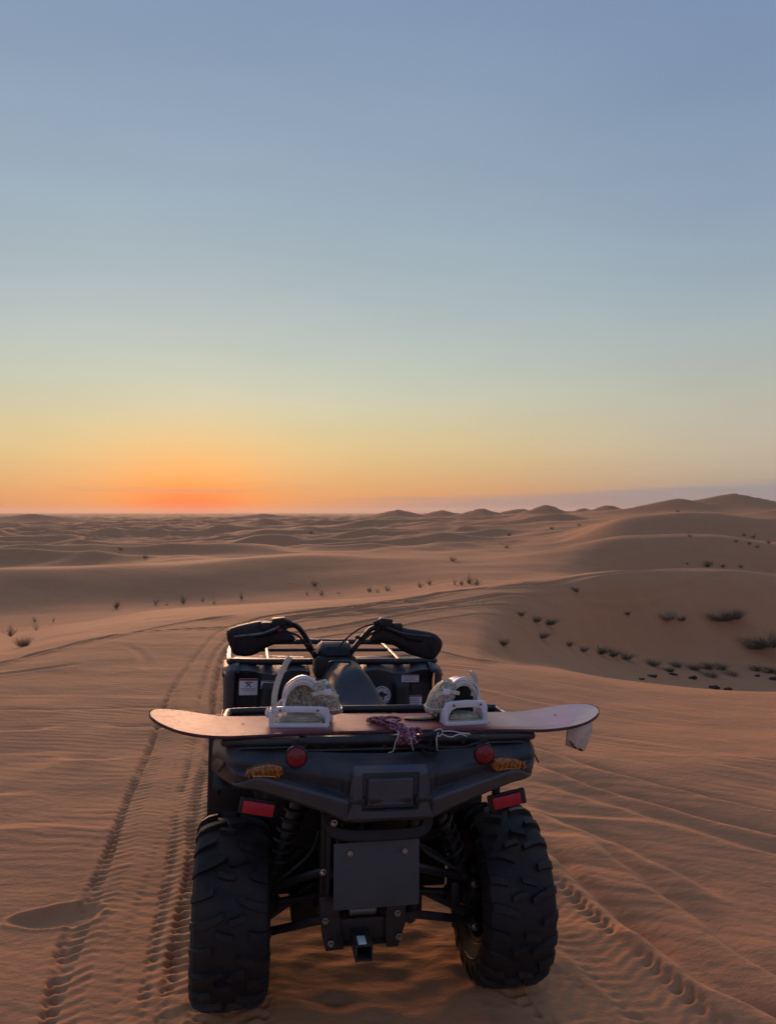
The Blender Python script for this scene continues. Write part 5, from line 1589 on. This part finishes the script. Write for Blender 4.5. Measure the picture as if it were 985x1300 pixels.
for s0 in ((-0.052, 0.12, 0.012), (0.004, 0.13, 0.012)):
    p = [s0, (s0[0] + .020, 0.10, 0.022), (s0[0] + 0.045, 0.085, 0.018), (0.02, 0.04, 0.022), (0.036, 0.0, 0.014), (0.050, -0.025, 0.008)]
    MB().tube(p, 0.0052, 8, smooth=8).build('strand', CORD, rope)
m = MB().tube([(-0.01, 0.060, 0.026), (0.016, 0.030, 0.024), (0.02, -0.030, 0.006), (0.008, -0.043, -0.02), (0.0, -0.050, -0.045), (-0.014, -0.045, -0.052)], 0.0016, 6, smooth=8)
m.tube([(0.05, 0.000, 0.022), (0.062, -0.005, 0.016), (0.058, -0.053, -0.02), (0.066, -0.049, -0.046)], 0.0016, 6, smooth=8)
m.build('loose_thread', STRING, rope)
strap = empty('tie_strap', mtx=QM @ Matrix.Translation((0.13, -0.36, 1.02)))
tag(strap, 'black webbing strap knotted round the rack rail to the right of the cord', 'strap')
for pts in ([(-0.045, -0.007, -0.018), (-0.02, -0.030, 0.006), (0.01, -0.035, 0.014), (0.035, -0.033, 0.018), (0.06, -0.025, 0.016)],
            [(-0.05, -0.015, -0.03), (-0.015, -0.037, -0.022), (0.02, -0.039, -0.03), (0.045, -0.035, -0.02)],
            [(0.0, -0.005, 0.012), (0.012, -0.037, -0.004), (0.004, -0.041, -0.03), (0.012, -0.015, -0.046)],
            [(0.024, 0.005, 0.012), (0.034, -0.033, 0.0), (0.036, -0.037, -0.024), (0.028, -0.015, -0.04)],
            [(-0.02, -0.030, -0.022), (-0.004, -0.045, -0.04), (0.022, -0.045, -0.044), (0.034, -0.041, -0.04)]):
    MB().strip(pts, 0.017, 0.0035, up=(0.2, 1.000, 0.4), smooth=7).build('webbing', WEB, strap)
for pts in ([(0.028, -0.015, 0.016), (0.034, -0.039, 0.03), (0.046, -0.039, 0.03), (0.052, -0.030, 0.016), (0.04, -0.039, 0.008), (0.03, -0.035, 0.014)],
            [(0.036, -0.039, 0.02), (0.03, -0.043, 0.0), (0.031, -0.045, -0.02), (0.034, -0.043, -0.036)],
            [(0.05, -0.033, 0.022), (0.085, -0.020, 0.018), (0.12, -0.015, 0.01), (0.15, -0.013, 0.004)],
            [(0.045, -0.037, 0.016), (0.08, -0.031, 0.002), (0.11, -0.027, 0.01), (0.135, -0.027, 0.002)]):
    MB().tube(pts, 0.0019, 6, smooth=7).build('white_string', STRING, strap)
FAR_SHRUBS = [
 ('shrub', -105.9, 318, 2.2, 1.2, 'tiny dark speck on a pale strip of far dunes left of the glow'),
 ('shrub', -35.6, 113, 1.0, 1.2, 'small shrub on the pale strip above the left shaded dune'),
 ('shrub', -47.5, 137, 1.1, 1.2, 'small shrub on the far left dune, above the pale strip'),
 ('shrub', 5.6, 67, 0.8, 1.2, 'lone dark shrub on the sunlit slope straight ahead, right of centre'),
 ('shrub', 33.8, 215, 2.0, 1.2, 'single dark speck below the pair of skyline peaks'),
 ('shrub', 19.5, 127, 1.1, 1.2, 'speck on the valley side below the long pale ridge'),
 ('shrub', 29.3, 74.9, 0.6, 1.2, 'speck near the crest of the right-hand dune'),
 ('shrub', 55.1, 119.4, 0.9, 1.2, 'upper left dot of the cluster near the right edge'),
 ('shrub', 56.3, 118.8, 0.9, 1.2, 'upper right dot of the cluster near the right edge'),
 ('shrub', 33.8, 74.9, 0.6, 1.2, 'lower left dot of the cluster near the right edge'),
 ('shrub', 35.2, 75.2, 0.6, 1.2, 'lower middle dot of the cluster near the right edge'),
 ('shrub', 35.9, 74.9, 0.55, 1.2, 'lower right dot of the cluster near the right edge'),
 ('shrub', 107.8, 287, 1.8, 1.2, 'dot on the left shoulder of the highest hill'),
 ('shrub', -59.8, 241, 1.6, 1.2, 'dot on the far dunes below the glow, right of the dark speck'),
 ('shrub', -13.5, 182, 1.3, 1.2, 'dot on the far dune straight above the instrument pod'),
 ('shrub', 47.0, 221.4, 1.5, 1.2, 'dot on the slope under the long right ridge, left one'),
 ('shrub', 56.2, 226.7, 1.5, 1.2, 'dot on the slope under the long right ridge, right one'),
 ('shrub', 38.4, 77.8, 0.7, 1.2, 'small shrub at the right edge below the upper dots'),
 ('shrub', -24.9, 250, 1.7, 1.2, 'dot on the far dunes above the left handlebar'),
]

# ------------------------------------------------------------------ desert plants
LEAF = leaf_mat('olive_leaf', (0.16, 0.14, 0.09), (0.21, 0.18, 0.12), 0.5)
LEAFG = leaf_mat('green_leaf', (0.085, 0.105, 0.055), (0.12, 0.13, 0.075))
DRY = leaf_mat('dry_grass', (0.55, 0.46, 0.34), (0.42, 0.34, 0.24), 0.5)
TWIG = mat('dark_twig', (0.17, 0.13, 0.10), 0.85)
CLOD = mat('dark_clod', (0.045, 0.030, 0.024), 0.95, c2=(0.10, 0.06, 0.04), scale=30)

def blades(n, hgt, spread, wid, seed, lean=0.8, curl=0.35, up=1.0):
    rs_ = random.Random(seed); m = MB()
    for i in range(n):
        a = rs_.uniform(0, 2 * PI); rad = spread * 0.25 * math.sqrt(rs_.random())
        l = hgt * rs_.uniform(0.45, 1.0); tl_ = rs_.uniform(0.05, lean)
        dx, dy = math.cos(a), math.sin(a)
        px_, py_ = rad * dx, rad * dy
        sx, sy = -dy * wid * 0.5, dx * wid * 0.5
        vs = []
        K_ = 3
        for k in range(K_ + 1):
            t = k / K_
            h = l * t * (1 - 0.25 * tl_ * t) * up; o_ = l * (tl_ * t * 0.8 + curl * t * t)
            ww = (1 - t) ** 0.7 + 0.02
            vs += [(px_ + dx * o_ - sx * ww, py_ + dy * o_ - sy * ww, h - 0.01), (px_ + dx * o_ + sx * ww, py_ + dy * o_ + sy * ww, h - 0.01)]
        m.add(vs, [(2*k, 2*k+1, 2*k+3, 2*k+2) for k in range(K_)])
    return m
def twiggy(n, hgt, spread, leaf, seed, per=9):
    rs_ = random.Random(seed); stems = MB(); lv = MB()
    for i in range(n):
        a = rs_.uniform(0, 2 * PI); el = rs_.uniform(0.35, 1.35); l = hgt * rs_.uniform(0.6, 1.1)
        d = Vector((math.cos(a) * math.cos(el) * spread, math.sin(a) * math.cos(el) * spread, math.sin(el)))
        p0 = Vector((rs_.uniform(-.05, .05) * hgt, rs_.uniform(-.05, .05) * hgt, -0.02)); p1 = p0 + d * l * 0.5; p2 = p0 + d * l + Vector((rs_.uniform(-.1, .1), rs_.uniform(-.1, .1), rs_.uniform(-.05, .1))) * hgt
        stems.tube([p0, p1, p2], [0.009 * hgt, 0.006 * hgt, 0.002 * hgt], 4, smooth=2)
        for k in range(per):
            t = rs_.uniform(0.25, 1.0); q = p0.lerp(p1, t * 2) if t < 0.5 else p1.lerp(p2, t * 2 - 1)
            q = q + Vector((rs_.gauss(0, 1), rs_.gauss(0, 1), rs_.gauss(0, 1))) * leaf * 1.2
            u = Vector((rs_.gauss(0, 1), rs_.gauss(0, 1), rs_.gauss(0, 1))).normalized() * leaf; w = u.orthogonal().normalized() * leaf * 0.35
            lv.add([q - w, q + u, q + w, q - u * 0.6], [(0, 1, 2, 3)])
    return stems, lv
def as_mesh(m, name, material):
    me = bpy.data.meshes.new(name); me.from_pydata(m.v, [], m.f); me.materials.append(material); return me
SHRUB = []
for sd_ in range(3):
    st__, lf_ = twiggy(34, 1.0, 1.0, 0.036, 40 + sd_, 40)
    SHRUB.append((as_mesh(st__, 'stems', TWIG), as_mesh(lf_, 'foliage', LEAF)))
SPARSE = []
for sd_ in range(2):
    st__, lf_ = twiggy(20, 1.0, 0.8, 0.034, 60 + sd_, 20)
    SPARSE.append((as_mesh(st__, 'stems', TWIG), as_mesh(lf_, 'foliage', LEAF)))
GRASS = [as_mesh(blades(420, 1.0, 1.8, 0.016, 80 + k, 0.9, 0.5), 'grass_blades', LEAFG) for k in range(2)]
GRASSO = [as_mesh(blades(460, 1.0, 2.0, 0.014, 90 + k, 0.9, 0.5, 1.15), 'grass_blades', LEAF) for k in range(2)]
DRYG = as_mesh(blades(900, 1.0, 1.6, 0.014, 100, 0.9, 0.45), 'grass_blades', DRY)

def seat(o, x, y, s, sx=1.0, rz=None, sink=0.0, face=None):
    z = ground_z(x, y)
    o.location = (x, y, z - sink)
    rz = random.uniform(0, 6.28) if rz is None else rz
    o.rotation_euler = (0, 0, rz); o.scale = (s * sx, s * (sx if face is None else face), s)

def plant(kind, x, y, h, label, sx=1.0, group=None, face=None, rz=None):
    if kind in ('shrub', 'sparse'):
        st__, lf_ = random.choice(SHRUB if kind == 'shrub' else SPARSE)
        root = empty('desert_shrub')
        a = bpy.data.objects.new('stems', st__); b_ = bpy.data.objects.new('foliage', lf_)
        for q in (a, b_): C.objects.link(q); q.parent = root
        cat = 'shrub'
    else:
        me = DRYG if kind == 'dry' else random.choice(GRASS if kind == 'grass' else GRASSO)
        root = bpy.data.objects.new('grass_tussock', me); C.objects.link(root); cat = 'grass tussock'
    tag(root, label, cat, group)
    seat(root, x, y, h * (0.62 if y > 60 else 0.74 if y > 26 else 0.72), sx, rz, 0.01, face)
    return root

G1 = 'sparse shrubs along the foot of the big shaded dune on the left'
for k_, x, y, h, sx, lb in [
    ('shrub', -17.3, 49.2, 0.75, 0.8, 'dark scraggly shrub, nearest and leftmost of the row at the foot of the shaded dune'),
    ('sparse', -15.4, 51.1, 0.80, 1.0, 'wide pale-olive shrub, second from the left in the row at the foot of the dune'),
    ('sparse', -14.5, 50.6, 0.35, 1.0, 'tiny low shrub between the second and the upright third bush of the dune-foot row'),
    ('shrub', -13.7, 51.6, 0.85, 0.55, 'narrow upright green shrub in the middle of the dune-foot row'),
    ('sparse', -12.6, 52.5, 0.55, 0.8, 'faint small shrub just right of the narrow upright green one'),
    ('sparse', -11.4, 50.6, 0.70, 0.55, 'thin dark shrub above and left of the quad\'s left hand guard'),
    ('shrub', -10.0, 52.6, 0.80, 0.40, 'slim dark shrub, rightmost of the dune-foot row')]:
    plant(k_, x, y, h, lb, sx, G1)
G2 = 'low shrubs dotted beyond the handlebars'
for k_, x, y, h, sx, lb in [
    ('shrub', -5.45, 57.0, 0.70, 0.9, 'upper shrub of the cluster directly above the left handlebar'),
    ('sparse', -5.60, 53.5, 0.60, 0.8, 'lower left shrub of the cluster above the left handlebar'),
    ('shrub', -4.55, 53.0, 0.60, 0.7, 'lower right shrub of the cluster above the left handlebar'),
    ('sparse', -3.4, 53.0, 0.30, 1.3, 'faint flat shrub right of the cluster above the left handlebar'),
    ('shrub', -1.25, 51.5, 0.60, 0.7, 'left shrub of the group above the brake cable'),
    ('sparse', -0.65, 50.0, 0.55, 0.9, 'middle shrub of the group above the brake cable'),
    ('shrub', -0.05, 50.4, 0.60, 0.8, 'right shrub of the group above the brake cable'),
    ('shrub', 2.05, 49.5, 0.55, 0.7, 'small shrub above the right hand guard, left of a pair'),
    ('shrub', 2.75, 51.0, 0.60, 0.7, 'small shrub above the right hand guard, right of a pair'),
    ('sparse', 4.05, 47.0, 0.85, 0.6, 'leftmost shrub of the taller cluster where the ruts bend right'),
    ('shrub', 4.45, 46.5, 0.60, 0.7, 'low middle shrub of the taller cluster where the ruts bend right'),
    ('shrub', 5.0, 47.5, 0.95, 0.7, 'tallest shrub of the cluster where the ruts bend right'),
    ('shrub', 5.35, 46.4, 0.60, 0.8, 'rightmost shrub of the taller cluster where the ruts bend right')]:
    plant(k_, x, y, h, lb, sx, G2)
G3 = 'shrubs in the left dip'
for k_, x, y, h, sx, lb in [
    ('shrub', -14.3, 29.2, 0.72, 0.75, 'bushy dark shrub cut by the left edge of the picture'),
    ('sparse', -16.2, 35.5, 0.75, 0.5, 'thin shrub just behind the dark bush at the left edge'),
    ('shrub', -19.3, 42.1, 0.55, 0.5, 'left one of two small sprigs beyond the dark bush at the left edge'),
    ('sparse', -18.0, 41.5, 0.62, 0.4, 'right one of two small sprigs beyond the dark bush at the left edge'),
    ('flat', -5.35, 11.3, 0.20, 1.2, 'sparse dry tuft on the slope just behind the left rim of ruts')]:
    plant(k_, x, y, h, lb, sx, G3)
G4 = 'tussocks in the hollow on the right'
for k_, x, y, h, sx, fc, lb in [
    ('dry', 9.25, 25.57, 0.54, 1.2, None, 'pale straw-coloured tussock alone on the dark slope of the right hollow'),
    ('flat', 9.84, 25.93, 0.29, 1.3, None, 'dark low growth right beside the pale straw tussock'),
    ('flat', 11.54, 26.8, 0.53, 2.0, None, 'grey-green spreading tussock on the slope right of the pale straw one'),
    ('flat', 12.07, 27.06, 0.51, 1.6, None, 'upper half of the twin grey-green tussocks on the right slope'),
    ('flat', 12.94, 26.3, 0.68, 2.2, None, 'large dark spreading tussock cut by the right edge of the picture'),
    ('flat', 12.41, 26.05, 0.50, 1.8, None, 'dim tussock at the left foot of the large one at the right edge'),
    ('grass', 1.83, 12.31, 0.17, 1.4, None, 'small green tuft nearest the quad\'s right hand guard'),
    ('grass', 3.76, 18.12, 0.25, 2.0, None, 'green tuft at the upper right of the hollow\'s near patch'),
    ('flat', 3.28, 17.21, 0.20, 1.7, None, 'dull tuft left of the green one in the hollow\'s near patch'),
    ('flat', 2.83, 16.49, 0.16, 1.4, None, 'leftmost dull tuft at the top of the hollow\'s near patch'),
    ('flat', 3.28, 16.49, 0.18, 2.0, None, 'flat olive tuft beside the faint twin ruts'),
    ('flat', 4.23, 18.12, 0.16, 1.8, None, 'flat olive sprig in the middle of the line down into the hollow'),
    ('flat', 4.77, 18.91, 0.16, 1.9, None, 'second flat sprig in the line down into the hollow'),
    ('grass', 5.57, 20.3, 0.28, 2.0, None, 'green tuft halfway down the line into the hollow'),
    ('grass', 6.06, 20.98, 0.27, 2.2, None, 'broad green tuft right of the one halfway down the hollow line'),
    ('flat', 6.62, 21.58, 0.23, 2.2, None, 'olive tuft at the lower end of the line into the hollow'),
    ('flat', 5.47, 22.51, 0.25, 1.0, None, 'single dark dot of a plant high on the hollow\'s red slope'),
    ('flat', 7.53, 24.28, 0.18, 1.2, None, 'faint sprig left below the pale straw tussock'),
    ('flat', 7.68, 22.3, 0.25, 1.8, None, 'leftmost dark tuft on the floor of the hollow'),
    ('grass', 8.11, 22.2, 0.22, 1.4, None, 'tuft right of the leftmost one on the hollow floor'),
    ('flat', 8.7, 23.27, 0.23, 1.8, None, 'low tuft left of centre on the hollow floor'),
    ('flat', 9.32, 23.49, 0.28, 1.6, None, 'dark tuft in the centre of the hollow floor'),
    ('grass', 9.9, 24.05, 0.30, 2.0, None, 'greenest tuft on the hollow floor, left of a pair'),
    ('grass', 10.45, 24.28, 0.32, 1.6, None, 'greenest tuft on the hollow floor, right of a pair'),
    ('flat', 10.49, 23.6, 0.22, 2.0, None, 'ragged tuft just in front of the greenest pair'),
    ('flat', 9.57, 22.94, 0.21, 2.4, None, 'wide sparse tuft in front of the centre of the hollow floor'),
    ('grass', 11.78, 24.74, 0.28, 1.4, None, 'left tuft of the row at the right end of the hollow floor'),
    ('grass', 12.18, 24.74, 0.28, 1.8, None, 'middle tuft of the row at the right end of the hollow floor'),
    ('grass', 12.56, 24.62, 0.26, 1.8, None, 'right tuft of the row at the right end, cut by the picture edge')]:
    plant(k_, x, y, h, lb, sx, G4, fc)
G5 = 'far shrubs on the dunes'
for k_, x, y, h, sx, lb in [
    ('shrub', 28.79, 69.45, 1.1, 1.3, 'round dark shrub in the shaded dip beyond the right ruts'),
    ('shrub', 30.3, 69.8, 0.6, 1.2, 'lower shrub joined to the right of the round dark one'),
    ('shrub', 32.2, 70.4, 0.6, 1.1, 'small separate shrub farther right of the round dark one'),
    ('shrub', 26.9, 69.3, 0.35, 1.0, 'dot-like shrub left of the round dark one')] + FAR_SHRUBS:
    plant(k_, x, y, h, lb, sx, G5)

# clods lying on the pale floor of the hollow
def clod(x, y, s, label):
    rs_ = random.Random(int(x * 100)); m = MB()
    for k in range(5):
        m.ball((rs_.uniform(-.5, .5) * s, rs_.uniform(-.2, .2) * s, s * 0.12), (s * rs_.uniform(.22, .4), s * .22, s * rs_.uniform(.12, .24)), 9, 6)
    m.v = [(a + .05 * s * math.sin(b * 90 + a * 50), b, c + .04 * s * math.sin(a * 80)) for a, b, c in m.v]
    o = m.build('clod', CLOD); tag(o, label, 'clod', 'dark clods on the sand')
    seat(o, x, y, 1.0, rz=0.2)
clod(8.85, 20.98, 0.23, 'left one of two dark clods side by side in front of the hollow')
clod(9.28, 21.08, 0.22, 'right one of two dark clods side by side in front of the hollow')
clod(6.97, 20.3, 0.25, 'single dark clod on pale sand below the tuft line')
clod(6.32, 19.18, 0.12, 'tiny dark clod where the tuft line meets pale sand')
clod(11.86, 23.71, 0.29, 'reddish dark clod in front of the row at the right end of the hollow')
clod(11.46, 23.94, 0.21, 'small clod between the green pair and the right row of tufts')
clod(8.09, 21.78, 0.21, 'flat clod at the front edge of the hollow floor, left of centre')
clod(8.66, 21.99, 0.22, 'flat clod at the front edge of the hollow floor, right of centre')

# ------------------------------------------------------------------ the dusty evening air
hz = MB().box((0, 0, 0), (1, 1, 1)).build('haze', bpy.data.materials.new('haze_air'))
hm = hz.data.materials[0]; hm.use_nodes = True
t = hm.node_tree; t.nodes.clear()
ho = t.nodes.new('ShaderNodeOutputMaterial'); pv = t.nodes.new('ShaderNodeVolumePrincipled')
pv.inputs['Color'].default_value = (0.82, 0.79, 0.76, 1); pv.inputs['Density'].default_value = HAZE; pv.inputs['Anisotropy'].default_value = 0.35
t.links.new(pv.outputs[0], ho.inputs['Volume'])
hz.scale = (18400, 18400, 56); hz.location = (0, 0, -4)
hz['kind'] = 'stuff'
